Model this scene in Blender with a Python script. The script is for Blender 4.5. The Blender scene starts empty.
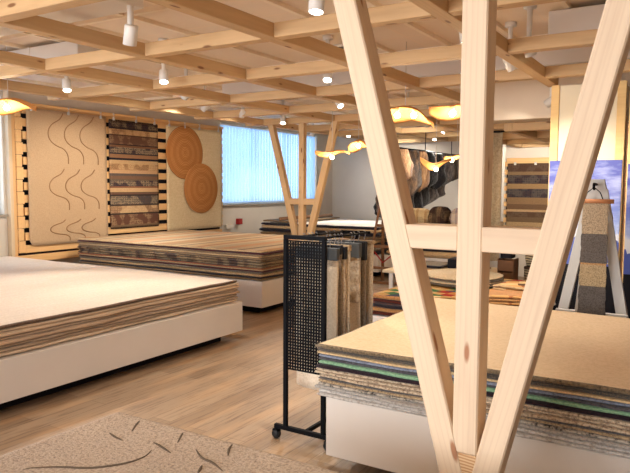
import bpy, bmesh, math, random
from mathutils import Vector, Matrix, noise
random.seed(7)
S = bpy.context.scene
COL = S.collection
PI = math.pi

# ------------------------------------------------------------------ helpers
def tag(o, label=None, cat=None, group=None, kind=None):
    if label: o['label'] = label
    if cat: o['category'] = cat
    if group: o['group'] = group
    if kind: o['kind'] = kind
    return o

def thing(name, label, cat, loc=(0, 0, 0), group=None):
    o = bpy.data.objects.new(name, None)
    o.empty_display_size = .1
    COL.objects.link(o)
    o.location = loc
    return tag(o, label, cat, group)

def link(name, bm, mats, parent=None, smooth=False):
    me = bpy.data.meshes.new(name)
    bmesh.ops.recalc_face_normals(bm, faces=bm.faces)
    bm.to_mesh(me); bm.free()
    if not isinstance(mats, (list, tuple)): mats = [mats]
    for m in mats: me.materials.append(m)
    if smooth:
        for p in me.polygons: p.use_smooth = True
    o = bpy.data.objects.new(name, me)
    COL.objects.link(o)
    if parent is not None:
        adopt(o, parent)
    return o

def wloc(o):
    v = Vector(o.location)
    if o.parent is not None:
        v = v + wloc(o.parent) + o.matrix_parent_inverse.translation
    return v

def adopt(o, parent):
    o.parent = parent
    o.matrix_parent_inverse = Matrix.Translation(-wloc(parent))

def boxbm(bm, x0, x1, y0, y1, z0, z1, bev=0, mi=0):
    m = Matrix.Translation(((x0+x1)/2, (y0+y1)/2, (z0+z1)/2)) @ Matrix.Diagonal((abs(x1-x0), abs(y1-y0), abs(z1-z0), 1))
    r = bmesh.ops.create_cube(bm, size=1, matrix=m)
    vs = r['verts']
    fs = {f for v in vs for f in v.link_faces}
    for f in fs: f.material_index = mi
    if bev:
        es = {e for v in vs for e in v.link_edges}
        bmesh.ops.bevel(bm, geom=list(es), offset=bev, segments=1, affect='EDGES')
    return bm

def box(name, b, mat, parent=None, bev=.003):
    """box with its own centre as origin"""
    x0, x1, y0, y1, z0, z1 = b
    c = Vector(((x0+x1)/2, (y0+y1)/2, (z0+z1)/2))
    bm = bmesh.new()
    boxbm(bm, x0-c.x, x1-c.x, y0-c.y, y1-c.y, z0-c.z, z1-c.z, bev)
    o = link(name, bm, mat)
    o.location = c
    if parent is not None: adopt(o, parent)
    return o

def timber(name, p0, p1, w, h, mat, parent=None, bev=.004, up=(0, 0, 1)):
    """squared timber whose grain runs along its own X axis"""
    p0, p1 = Vector(p0), Vector(p1)
    d = p1 - p0; L = d.length
    X = d.normalized()
    U = Vector(up)
    if abs(X.dot(U)) > .999: U = Vector((0, 1, 0))
    Y = U.cross(X).normalized(); Z = X.cross(Y).normalized()
    bm = bmesh.new()
    boxbm(bm, -L/2, L/2, -w/2, w/2, -h/2, h/2, bev)
    o = link(name, bm, mat)
    M = Matrix((X, Y, Z)).transposed().to_4x4()
    M.translation = (p0+p1)/2
    o.matrix_world = M
    if parent is not None: adopt(o, parent)
    return o

def tubebm(bm, pts, r, seg=8, cap=True):
    pts = [Vector(p) for p in pts]
    rings = []
    n = len(pts)
    prevn = None
    for i, p in enumerate(pts):
        t = (pts[min(i+1, n-1)] - pts[max(i-1, 0)]).normalized()
        if prevn is None:
            a = Vector((0, 0, 1)) if abs(t.z) < .9 else Vector((1, 0, 0))
            nn = t.cross(a).normalized()
        else:
            nn = (prevn - t*prevn.dot(t)).normalized()
        prevn = nn
        b = t.cross(nn)
        rr = r[i] if isinstance(r, (list, tuple)) else r
        rings.append([bm.verts.new(p + (nn*math.cos(2*PI*k/seg) + b*math.sin(2*PI*k/seg))*rr) for k in range(seg)])
    for a, b in zip(rings, rings[1:]):
        for k in range(seg):
            bm.faces.new((a[k], a[(k+1) % seg], b[(k+1) % seg], b[k]))
    if cap:
        bm.faces.new(rings[0][::-1]); bm.faces.new(rings[-1])
    return bm

def tube(name, pts, r, mat, parent=None, seg=8):
    return link(name, tubebm(bmesh.new(), pts, r, seg), mat, parent, True)

def lathebm(bm, prof, seg=24, M=None):
    """prof = (radius, z) pairs round the z axis"""
    M = M or Matrix()
    rings = []
    for r, z in prof:
        if r < 1e-6: rings.append([bm.verts.new(M @ Vector((0, 0, z)))])
        else: rings.append([bm.verts.new(M @ Vector((r*math.cos(2*PI*k/seg), r*math.sin(2*PI*k/seg), z))) for k in range(seg)])
    for a, b in zip(rings, rings[1:]):
        for k in range(seg):
            k2 = (k+1) % seg
            if len(a) == 1 and len(b) == 1: continue
            if len(a) == 1: bm.faces.new((a[0], b[k2], b[k]))
            elif len(b) == 1: bm.faces.new((a[k], a[k2], b[0]))
            else: bm.faces.new((a[k], a[k2], b[k2], b[k]))
    return bm

def align(p, d):
    """matrix at p whose local -Z points along d"""
    q = Vector(d).to_track_quat('-Z', 'Y')
    M = q.to_matrix().to_4x4(); M.translation = p
    return M

def n1(x, y, z=0.0): return noise.noise(Vector((x, y, z)))

# ------------------------------------------------------------------ materials
def srgb(r, g, b):
    f = lambda c: (c/255/12.92) if c/255 <= .04045 else ((c/255+.055)/1.055)**2.4
    return (f(r), f(g), f(b), 1)

def newmat(name, rough=.6, spec=.3):
    m = bpy.data.materials.new(name); m.use_nodes = True
    nt = m.node_tree; b = nt.nodes['Principled BSDF']
    b.inputs['Roughness'].default_value = rough
    b.inputs['Specular IOR Level'].default_value = spec
    return m, nt, b

def nd(nt, t, **kw):
    n = nt.nodes.new(t)
    for k, v in kw.items(): setattr(n, k, v)
    return n

def coords(nt, kind='Object', scale=(1, 1, 1), rnd=True, rot=(0, 0, 0)):
    tc = nd(nt, 'ShaderNodeTexCoord'); mp = nd(nt, 'ShaderNodeMapping')
    mp.inputs['Scale'].default_value = scale
    mp.inputs['Rotation'].default_value = rot
    nt.links.new(tc.outputs[kind], mp.inputs['Vector'])
    if rnd:
        oi = nd(nt, 'ShaderNodeObjectInfo')
        mu = nd(nt, 'ShaderNodeMath', operation='MULTIPLY'); mu.inputs[1].default_value = 37
        nt.links.new(oi.outputs['Random'], mu.inputs[0])
        nt.links.new(mu.outputs[0], mp.inputs['Location'])
    return mp.outputs['Vector']

def ramp(nt, fac, stops, interp='LINEAR'):
    r = nd(nt, 'ShaderNodeValToRGB'); r.color_ramp.interpolation = interp
    e = r.color_ramp.elements
    while len(e) < len(stops): e.new(.5)
    for i, (p, c) in enumerate(stops):
        e[i].position = p; e[i].color = c
    nt.links.new(fac, r.inputs['Fac'])
    return r.outputs['Color']

def noisetex(nt, vec, scale, detail=3, rough=.55):
    n = nd(nt, 'ShaderNodeTexNoise')
    n.inputs['Scale'].default_value = scale; n.inputs['Detail'].default_value = detail
    n.inputs['Roughness'].default_value = rough
    nt.links.new(vec, n.inputs['Vector'])
    return n.outputs['Fac']

def mixc(nt, fac, a, b, mode='MIX'):
    m = nd(nt, 'ShaderNodeMix', data_type='RGBA', blend_type=mode)
    for s, v in ((m.inputs[0], fac), (m.inputs[6], a), (m.inputs[7], b)):
        if isinstance(v, (int, float)): s.default_value = v
        elif isinstance(v, tuple): s.default_value = v
        else: nt.links.new(v, s)
    return m.outputs[2]

def bump(nt, bsdf, h, strength=.3, dist=.01):
    b = nd(nt, 'ShaderNodeBump')
    b.inputs['Strength'].default_value = strength; b.inputs['Distance'].default_value = dist
    nt.links.new(h, b.inputs['Height']); nt.links.new(b.outputs['Normal'], bsdf.inputs['Normal'])

def sc(c, f): return (min(c[0]*f, 1), min(c[1]*f, 1), min(c[2]*f, 1), 1)

def m_plain(name, c, rough=.6, spec=.3, metal=0, var=.06):
    m, nt, b = newmat(name, rough, spec)
    v = coords(nt, 'Object', (1, 1, 1))
    nt.links.new(ramp(nt, noisetex(nt, v, 3), [(.3, sc(c, 1-var)), (.7, sc(c, 1+var))]), b.inputs['Base Color'])
    b.inputs['Metallic'].default_value = metal
    return m

def m_wood(name, c, dark, knots=True, k=1.0, rough=.62):
    m, nt, b = newmat(name, rough, .25)
    v = coords(nt, 'Object', (.7, 14*k, 14*k))
    f = noisetex(nt, v, 2.2, 5, .6)
    col = ramp(nt, f, [(.28, mixt(c, dark, .16)), (.5, c), (.75, sc(c, 1.05))])
    v2 = coords(nt, 'Object', (.5, 5*k, 5*k))
    w = nd(nt, 'ShaderNodeTexWave'); w.bands_direction = 'Y'
    w.inputs['Scale'].default_value = 2.6; w.inputs['Distortion'].default_value = 5; w.inputs['Detail'].default_value = 2
    nt.links.new(v2, w.inputs['Vector'])
    col = mixc(nt, ramp(nt, w.outputs['Fac'], [(.0, (.18, .18, .18, 1)), (.3, (0, 0, 0, 1))]), col, mixt(c, dark, .55))
    if knots:
        v3 = coords(nt, 'Object', (4.2, 15*k, 15*k))
        vo = nd(nt, 'ShaderNodeTexVoronoi'); vo.inputs['Scale'].default_value = 1.0
        nt.links.new(v3, vo.inputs['Vector'])
        sp = nd(nt, 'ShaderNodeSeparateColor'); nt.links.new(vo.outputs['Color'], sp.inputs[0])
        kn_ = ramp(nt, vo.outputs['Distance'], [(.13, (.9, .9, .9, 1)), (.22, (0, 0, 0, 1))])
        gate = ramp(nt, sp.outputs[0], [(0, (0, 0, 0, 1)), (.72, (1, 1, 1, 1))], 'CONSTANT')
        col = mixc(nt, mixc(nt, 1.0, kn_, gate, 'MULTIPLY'), col, dark)
    nt.links.new(col, b.inputs['Base Color'])
    bump(nt, b, f, .12, .002)
    return m

def mixt(a, b, t): return tuple(a[i]*(1-t)+b[i]*t for i in range(3)) + (1,)

def m_rug(name, c, c2=None, scale=90, strength=.6, streak=None, rough=.95):
    m, nt, b = newmat(name, rough, .05)
    c2 = c2 or sc(c, .7)
    v = coords(nt, 'Object', (1, 1, 1))
    f = noisetex(nt, v, scale, 3, .7)
    g = noisetex(nt, v, 2.5, 2)
    col = ramp(nt, f, [(.33, c2), (.55, c), (.8, sc(c, 1.1))])
    col = mixc(nt, ramp(nt, g, [(.35, (.18, .18, .18, 1)), (.65, (0, 0, 0, 1))]), col, c2)
    if streak:
        v2 = coords(nt, 'Object', streak)
        h = noisetex(nt, v2, 4, 4, .7)
        col = mixc(nt, ramp(nt, h, [(.42, (.5, .5, .5, 1)), (.6, (0, 0, 0, 1))]), col, c2)
    nt.links.new(col, b.inputs['Base Color'])
    b.inputs['Sheen Weight'].default_value = .15
    bump(nt, b, f, strength, .008)
    return m

def m_bands(name, bands, axis, length, off=0, dots=True, distort=.0, noisy=.25, dotc=srgb(205, 170, 125), rep=1):
    """woven bands across an object: bands = [(fraction, colour, dotted)]"""
    m, nt, b = newmat(name, .95, .05)
    tc = nd(nt, 'ShaderNodeTexCoord')
    src = tc.outputs['Object']
    sx = nd(nt, 'ShaderNodeSeparateXYZ'); nt.links.new(src, sx.inputs[0])
    mr = nd(nt, 'ShaderNodeMath', operation='MULTIPLY_ADD')
    mr.inputs[1].default_value = rep/length; mr.inputs[2].default_value = .5 + off
    nt.links.new(sx.outputs[axis], mr.inputs[0])
    fac = mr.outputs[0]
    if distort:
        nz = noisetex(nt, src, 3.0, 1)
        ma = nd(nt, 'ShaderNodeMath', operation='MULTIPLY_ADD'); ma.inputs[1].default_value = distort
        nt.links.new(nz, ma.inputs[0]); nt.links.new(fac, ma.inputs[2]); fac = ma.outputs[0]
    if rep > 1:
        fr = nd(nt, 'ShaderNodeMath', operation='FRACT'); nt.links.new(fac, fr.inputs[0]); fac = fr.outputs[0]
    st, dt = [], []
    for p, c, d in bands:
        st.append((p, c)); dt.append((p, (d, d, d, 1)))
    col = ramp(nt, fac, st, 'CONSTANT')
    if dots:
        msk = ramp(nt, fac, dt, 'CONSTANT')
        vo = nd(nt, 'ShaderNodeTexVoronoi', distance='MANHATTAN'); vo.inputs['Scale'].default_value = 26
        vo.inputs['Randomness'].default_value = .35
        nt.links.new(src, vo.inputs['Vector'])
        dm = ramp(nt, vo.outputs['Distance'], [(.0, (1, 1, 1, 1)), (.3, (1, 1, 1, 1)), (.36, (0, 0, 0, 1)), (.6, (.0, .0, .0, 1)), (.68, (.7, .7, .7, 1))])
        mm = mixc(nt, 1.0, msk, dm, 'MULTIPLY')
        col = mixc(nt, mm, col, mixc(nt, ramp(nt, noisetex(nt, src, 6, 0), [(.48, (0, 0, 0, 1)), (.56, (1, 1, 1, 1))]), dotc, srgb(110, 76, 58)))
    f = noisetex(nt, src, 110, 2, .7)
    col = mixc(nt, ramp(nt, f, [(.35, (noisy, noisy, noisy, 1)), (.6, (0, 0, 0, 1))]), col, srgb(40, 32, 28))
    nt.links.new(col, b.inputs['Base Color'])
    bump(nt, b, f, .5, .006)
    return m

def m_emit(name, c, s):
    m = bpy.data.materials.new(name); m.use_nodes = True
    nt = m.node_tree; nt.nodes.clear()
    e = nd(nt, 'ShaderNodeEmission'); e.inputs[0].default_value = c; e.inputs[1].default_value = s
    o = nd(nt, 'ShaderNodeOutputMaterial'); nt.links.new(e.outputs[0], o.inputs[0])
    return m

PINE = m_wood('pine', srgb(223, 200, 171), srgb(158, 104, 70))
PINE2 = m_wood('pine_lattice', srgb(204, 170, 126), srgb(120, 76, 44))
BROWNWOOD = m_wood('brown_wood', srgb(120, 82, 52), srgb(60, 38, 24), False)
SLAT = m_wood('slat_wood', srgb(222, 178, 122), srgb(160, 100, 58), False)
BLACK = m_plain('black_metal', srgb(10, 11, 15), .6, .08)
DARK = m_plain('black_board', srgb(16, 16, 24), .7, .2)
WHITEP = m_plain('white_laminate', srgb(226, 220, 212), .35, .4, var=.02)
WHITEM = m_plain('white_metal', srgb(225, 220, 212), .4, .4, var=.02)
WALLM = m_plain('wall_paint', srgb(206, 196, 182), .85, .1, var=.02)
GREYP = m_plain('grey_paint', srgb(188, 184, 178), .6, .2, var=.03)
STEEL = m_plain('steel', srgb(170, 170, 172), .3, .5, 1)
BULB = m_emit('bulb_glow', (1, .78, .5, 1), 22)
LENS = m_emit('lens_glow', (1, .9, .75, 1), 14)
LENSOFF = m_plain('lens_off', srgb(120, 118, 115), .2, .5)

# ------------------------------------------------------------------ setting
def struct(o): o['kind'] = 'structure'; return o

m, nt, b = newmat('floor_planks', .42, .35)
v = coords(nt, 'Object', (1, 1, 1), False, (0, 0, PI/2))
br = nd(nt, 'ShaderNodeTexBrick'); br.offset = .37; br.squash = 1
br.inputs['Scale'].default_value = 1
br.inputs['Brick Width'].default_value = 1.3; br.inputs['Row Height'].default_value = .16
br.inputs['Mortar Size'].default_value = .0018; br.inputs['Mortar Smooth'].default_value = .3
br.inputs['Color1'].default_value = srgb(158, 134, 108); br.inputs['Color2'].default_value = srgb(134, 110, 86)
br.inputs['Mortar'].default_value = srgb(96, 68, 46); br.inputs['Bias'].default_value = -.1
nt.links.new(v, br.inputs['Vector'])
v2 = coords(nt, 'Object', (20, 1.3, 1), False)
f = noisetex(nt, v2, 2.0, 6, .65)
c = mixc(nt, ramp(nt, f, [(.36, (.65, .65, .65, 1)), (.5, (0, 0, 0, 1))]), br.outputs['Color'], srgb(98, 70, 48))
v3 = coords(nt, 'Object', (4, .55, 1), False)
f3 = noisetex(nt, v3, 1.6, 3, .5)
c = mixc(nt, ramp(nt, f3, [(.5, (0, 0, 0, 1)), (.72, (.5, .5, .5, 1))]), c, srgb(196, 156, 114))
nt.links.new(c, b.inputs['Base Color'])
bump(nt, b, f, .08, .002)
FLOORM = m
bm = bmesh.new(); boxbm(bm, -8.6, 3.6, -3.6, 14.8, -.1, 0)
struct(link('floor', bm, FLOORM))

m, nt, b = newmat('ceiling_tiles', .85, .1)
v = coords(nt, 'Object', (1, 1, 1), False)
br = nd(nt, 'ShaderNodeTexBrick'); br.offset = 0
br.inputs['Scale'].default_value = 1
br.inputs['Brick Width'].default_value = 1.27; br.inputs['Row Height'].default_value = .64
br.inputs['Mortar Size'].default_value = .012; br.inputs['Mortar Smooth'].default_value = .1
br.inputs['Color1'].default_value = srgb(240, 226, 208); br.inputs['Color2'].default_value = srgb(236, 220, 200)
br.inputs['Mortar'].default_value = srgb(240, 222, 200)
nt.links.new(v, br.inputs['Vector']); nt.links.new(br.outputs['Color'], b.inputs['Base Color'])
CEILM = m
bm = bmesh.new(); boxbm(bm, -8.6, 3.6, -3.6, 14.8, 3.02, 3.12)
struct(link('ceiling', bm, CEILM))

# left wall with its two windows
WX = -8.47
W1 = (10.07, 13.8, 1.2, 2.86); W2 = (1.6, 5.38, 1.17, 2.86)
bm = bmesh.new()
for a, c_ in ((-3.6, W2[0]), (W2[1], W1[0]), (W1[1], 14.8)): boxbm(bm, WX-.2, WX, a, c_, 0, 3.02)
for w in (W1, W2):
    boxbm(bm, WX-.2, WX, w[0], w[1], 0, w[2]); boxbm(bm, WX-.2, WX, w[0], w[1], w[3], 3.02)
struct(link('wall_left', bm, WALLM))
# far wall, nook behind the pillar, right wall, wall behind the camera with a window added for front light
bm = bmesh.new(); boxbm(bm, WX, -3.15, 14.6, 14.8, 0, 3.02); struct(link('wall_back', bm, WALLM))
bm = bmesh.new(); boxbm(bm, -3.15, -.2, 11.6, 11.75, 0, 3.02); boxbm(bm, -3.15, -3.03, 11.75, 14.8, 0, 3.02)
struct(link('wall_nook', bm, WALLM))
bm = bmesh.new(); boxbm(bm, 3.4, 3.6, -3.6, 14.8, 0, 3.02); boxbm(bm, -.2, 3.4, 11.6, 11.75, 0, 3.02); struct(link('wall_right', bm, WALLM))
W3 = (-7.0, -.9, .5, 2.8)  # added opening, kept left so the posts' right sides stay darker
bm = bmesh.new()
boxbm(bm, WX, W3[0], -3.6, -3.4, 0, 3.02); boxbm(bm, W3[1], 3.4, -3.6, -3.4, 0, 3.02)
boxbm(bm, W3[0], W3[1], -3.6, -3.4, 0, W3[2]); boxbm(bm, W3[0], W3[1], -3.6, -3.4, W3[3], 3.02)
struct(link('wall_front', bm, WALLM))
fr = bmesh.new()
for k in range(5):
    x = W3[0] + (W3[1]-W3[0])*k/4; boxbm(fr, x-.03, x+.03, -3.53, -3.47, W3[2], W3[3])
boxbm(fr, W3[0], W3[1], -3.53, -3.47, W3[2], W3[2]+.05); boxbm(fr, W3[0], W3[1], -3.53, -3.47, W3[3]-.05, W3[3])
struct(link('window_3', fr, WHITEM))  # frame of the added, unseen window

# bulkhead
bm = bmesh.new(); boxbm(bm, -2.56, -.2, 7.62, 7.95, 2.38, 3.02); struct(link('trim_1', bm, m_plain('bulkhead_paint', srgb(222, 204, 182), .85, .1, var=.02)))

# windows with vertical blinds
m, nt, b = newmat('blind_fabric', .8, .1)
b.inputs['Base Color'].default_value = srgb(214, 230, 244)
tr = nd(nt, 'ShaderNodeBsdfTranslucent'); tr.inputs[0].default_value = srgb(205, 228, 250)
mx = nd(nt, 'ShaderNodeMixShader'); mx.inputs[0].default_value = .65
nt.links.new(b.outputs[0], mx.inputs[1]); nt.links.new(tr.outputs[0], mx.inputs[2])
nt.links.new(mx.outputs[0], nt.nodes['Material Output'].inputs[0])
BLIND = m
m, nt, b = newmat('window_glass', .02, .5)
b.inputs['Base Color'].default_value = (.9, .95, 1, 1); b.inputs['Transmission Weight'].default_value = 1; b.inputs['IOR'].default_value = 1.02
GLASS = m
SILLM = m_plain('sill', srgb(150, 138, 122), .5, .3)
for i, w in ((1, W1), (2, W2)):
    e = struct(thing('window_%d' % i, None, None, (WX, (w[0]+w[1])/2, w[2])))
    bm = bmesh.new()
    for y in [w[0]+.02] + [w[0]+(w[1]-w[0])*k/3 for k in (1, 2)] + [w[1]-.02]:
        boxbm(bm, WX-.16, WX-.11, y-.02, y+.02, w[2], w[3])
    boxbm(bm, WX-.16, WX-.11, w[0], w[1], w[2], w[2]+.05); boxbm(bm, WX-.16, WX-.11, w[0], w[1], w[3]-.05, w[3])
    link('window_frame', bm, WHITEM, e)
    bm = bmesh.new(); boxbm(bm, WX-.14, WX-.135, w[0]+.02, w[1]-.02, w[2]+.04, w[3]-.04); link('pane', bm, GLASS, e)
    box('window_sill', (WX-.1, WX+.05, w[0]-.03, w[1]+.03, w[2]-.035, w[2]), SILLM, e)
    bl = thing('vertical_blind', 'pale blue vertical slat blind in the %s window of the left wall' % ('wide far' if i == 1 else 'near, mostly cut off'), 'blind', (WX-.03, (w[0]+w[1])/2, w[3]))
    box('head_rail', (WX-.06, WX-.01, w[0]+.01, w[1]-.01, w[3]-.04, w[3]-.002), WHITEM, bl)
    n = int((w[1]-w[0])/.1)
    if i == 2: n = 0
    bm = bmesh.new()
    nn = int((w[1]-w[0]-.04)/.105)
    for k in range(nn):
        y = w[0]+.03+.105*k + .052
        a = .13
        M = Matrix.Translation((WX-.035, y, (w[2]+w[3])/2)) @ Matrix.Rotation(a, 4, 'Z') @ Matrix.Diagonal((.003, .118, w[3]-w[2]-.07, 1))
        bmesh.ops.create_cube(bm, size=1, matrix=M)
    link('blind_slats', bm, BLIND, bl)

# ------------------------------------------------------------------ timber lattice under the ceiling
XS = [-6.40, -5.03, -3.80, -2.57, -1.34, -.10, 1.13, 2.36]
YS = [-1.45, -.18, 1.07, 2.35, 3.62, 4.90, 6.17, 7.45, 8.72, 10.0, 11.27, 12.55, 13.8]
TH, TW = .10, .10
lat = thing('timber_ceiling_lattice', 'square lattice of pale pine beams hanging below the white ceiling', 'ceiling lattice', (-2.5, 6, 2.6))
for x in XS:
    y1 = 13.9 if x < -2.5 else 6.8
    timber('long_beam', (x-TW/2, -1.5, 2.65), (x-TW/2, y1, 2.65), TW, TH, PINE2, lat)
for j, y in enumerate(YS):
    x1 = 2.36 if y < 7 else -2.57
    for a, c_ in zip(XS, XS[1:]):
        if c_ <= x1+.01:
            timber('cross_beam', (a+.001, y+TW/2, 2.65), (c_-TW-.001, y+TW/2, 2.65), TW, TH-.002, PINE2, lat)
# outer edge boards on the window side
for y in YS[3:9]:
    timber('cross_beam', (-6.78, y+TW/2, 2.65), (-6.501, y+TW/2, 2.65), TW, TH-.002, PINE2, lat)
# lower lattice past the bulkhead
lat2 = thing('timber_ceiling_lattice', 'lower pine lattice seen under the white bulkhead near the pillar', 'ceiling lattice', (-2, 9.5, 2.27))
for x, ya in ((-2.15, 8.0), (-1.25, 8.0), (-2.85, 9.4), (-.4, 8.0)):
    timber('long_beam', (x, ya, 2.33), (x, 11.55, 2.33), .1, .1, PINE2, lat2)
for y, xs in ((8.05, (-2.15, -1.25, -.4)), (9.35, (-2.85, -2.15, -1.25, -.4)), (10.4, (-2.85, -2.15, -1.25, -.4)), (11.4, (-2.85, -2.15, -1.25, -.4))):
    for a, c_ in zip(xs, xs[1:]):
        timber('cross_beam', (a+.051, y, 2.33), (c_-.051, y, 2.33), .1, .098, PINE2, lat2)

bm = bmesh.new()
for k in range(17):
    x = -8.0+.635*k; boxbm(bm, x-.02, x+.02, -3.3, 14.5, 2.985, 3.02)
for k in range(14):
    y = -2.6+1.275*k; boxbm(bm, -8.4, 3.3, y-.02, y+.02, 2.98, 3.02)
struct(link('trim_3', bm, m_plain('cream_batten', srgb(244, 230, 208), .7, .2)))
# ducts and diffusers above the lattice
for b_, lb in (((-1.15, 1.2, 5.35, 5.75, 2.78, 2.98), 'white square ventilation duct above the lattice at upper right'),
               ((-8.2, -3.3, 2.75, 3.15, 2.78, 2.98), 'white square ventilation duct above the lattice at upper left'),
               ((-5.6, 1.0, 6.7, 7.0, 2.8, 2.98), 'white ventilation duct above the middle of the lattice'),
               ((-8.2, -5.2, 4.1, 4.4, 2.8, 2.98), 'short white duct above the lattice beside the near window')):
    d = thing('ventilation_duct', lb, 'duct', ((b_[0]+b_[1])/2, (b_[2]+b_[3])/2, b_[4]))
    box('duct_body', b_, WHITEP, d, .008)
    bm = bmesh.new()
    for k in range(1, 4):
        x = b_[0]+(b_[1]-b_[0])*k/4; boxbm(bm, x-.015, x+.015, b_[2]-.006, b_[3]+.006, b_[4]-.006, b_[5])
    link('duct_flange', bm, WHITEM, d)
def diffuser(x, y, lb):
    d = thing('ceiling_vent', lb, 'vent', (x, y, 3.0), 'square vents in the ceiling')
    box('vent_frame', (x-.2, x+.2, y-.2, y+.2, 3.0, 3.018), WHITEM, d)
    bm = bmesh.new()
    for k, s in enumerate((.16, .12, .08, .04)):
        boxbm(bm, x-s, x+s, y-s, y+s, 2.995-.004*k, 2.999-.004*k)
    link('vent_cone', bm, m_plain('vent_dark', srgb(90, 84, 78), .6, .3), d)
diffuser(-5.1, 5.0, 'square grey ceiling vent above the lattice near the patterned wall kilim')
diffuser(-5.9, 8.6, 'square ceiling vent above the lattice in front of the far window')
diffuser(-3.2, 5.9, 'square ceiling vent above the lattice left of the big pine post')

# ------------------------------------------------------------------ V-shaped supports
def vframe(x_l, x_r, xc, y, lb, zbar, mat, feet=(0, 0), w=.10, dp=None):
    e = thing('v_support', lb, 'post', (xc, y, 0), None)
    dp = dp or w
    yc = y + dp/2
    # vertical
    timber('post', (xc, yc, .565), (xc, yc, 2.6), w, dp-.004, mat, e, .006, (0, 1, 0))
    timber('foot_block', (xc, yc-dp/2+.003, .28), (xc, yc+dp/2-.004, .28), w-.002, .568, ENDG, e, .004)
    for s, xt in ((-1, x_l), (1, x_r)):
        foot = Vector((feet[0] if s < 0 else feet[1], yc, 0)); top = Vector((xt, yc, 2.6))
        d = (top-foot).normalized()
        bm = bmesh.new()
        # slanted timber cut level at floor and beam
        hx = w/2/d.z
        for (px, pz) in ((foot.x, 0), (top.x, 2.6)): pass
        c = (foot+top)/2
        L = (top-foot).length
        X = d; Z = Vector((0, 1, 0)); Y = Z.cross(X)
        M = Matrix((X, Y, Z)).transposed().to_4x4(); M.translation = c
        Mi = M.inverted()
        vs = []
        for yy in (-dp/2-.0015*(s > 0), dp/2-.003):
            vs.append([Mi @ Vector((foot.x-hx, yc+yy, 0)), Mi @ Vector((foot.x+hx, yc+yy, 0)), Mi @ Vector((top.x+hx, yc+yy, 2.6)), Mi @ Vector((top.x-hx, yc+yy, 2.6))])
        A = [bm.verts.new(p) for p in vs[0]]; B = [bm.verts.new(p) for p in vs[1]]
        bm.faces.new(A); bm.faces.new(B[::-1])
        for k in range(4): bm.faces.new((A[k], B[k], B[(k+1) % 4], A[(k+1) % 4]))
        bmesh.ops.bevel(bm, geom=bm.edges[:], offset=.006, segments=1, affect='EDGES')
        o = link('slanted_post', bm, mat); o.matrix_world = M; adopt(o, e)
        # crossbar half
        t = zbar/2.6
        xi = foot.x + (top.x-foot.x)*t - s*hx
        timber('crossbar', (xc+s*(w/2-.003), yc+.003, zbar), (xi+s*.028, yc+.003, zbar), dp, w*.96, mat, e, .004)
    return e
m, nt, b = newmat('pine_end_grain', .7, .2)
v = coords(nt, 'Object', (1, 1, 1), False)
w_ = nd(nt, 'ShaderNodeTexWave', wave_type='RINGS', rings_direction='X'); w_.inputs['Scale'].default_value = 26; w_.inputs['Distortion'].default_value = 1.2
mp_ = nd(nt, 'ShaderNodeMapping'); mp_.inputs['Location'].default_value = (0, -.03, .36); nt.links.new(v, mp_.inputs['Vector']); nt.links.new(mp_.outputs[0], w_.inputs['Vector'])
nt.links.new(ramp(nt, w_.outputs['Fac'], [(.2, srgb(190, 144, 100)), (.7, srgb(224, 192, 152))]), b.inputs['Base Color'])
ENDG = m
VF = [-1.381, -.181, -.766]
vframe(VF[0], VF[1], VF[2], 2.35, 'big pale pine V-shaped post in the foreground with a crossbar', 1.402, PINE, (-.690, -.803), w=.098, dp=.12)
vframe(-6.26, -5.03, -5.65, 8.72, 'smaller distant pine V-shaped post in front of the far window', 1.34, PINE2, (-5.56, -5.70), w=.1)

# ------------------------------------------------------------------ plinths
def plinth(x0, x1, y0, y1, z1, lb, body=WHITEP, inset=.16, z0=.1):
    e = thing('display_plinth', lb, 'plinth', ((x0+x1)/2, (y0+y1)/2, 0))
    box('plinth_body', (x0, x1, y0, y1, z0, z1), body, e, .004)
    box('plinth_base', (x0+inset, x1-inset, y0+inset, y1-inset, 0, z0-.0005), DARK, e, .002)
    return e
plinth(-8.1, -4.06, .6, 5.17, .40, 'long low white plinth at left carrying the pale taupe rugs')
plinth(-7.95, -4.605, 6.245, 8.55, .425, 'white plinth carrying the tall stack of striped kilims', z0=.1)
plinth(-1.762, 2.4, 2.985, 4.6, .435, 'white plinth at right carrying the beige and mint rugs behind the big pine post', inset=.2)
plinth(-2.15, -.45, -.1, 1.84, .45, 'white plinth under the carved beige rug at the bottom edge')
plinth(-7.4, -4.85, 9.97, 12.2, .4, 'white plinth by the far window carrying the white-topped stack')
plinth(-4.8, -3.2, 10.1, 13.6, .4, 'white plinth below the hanging sheepskins')
plinth(-3.0, -1.3, 5.95, 7.9, .25, 'low white plinth in the middle under the colourful patchwork rugs', inset=.1, z0=.06)

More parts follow.
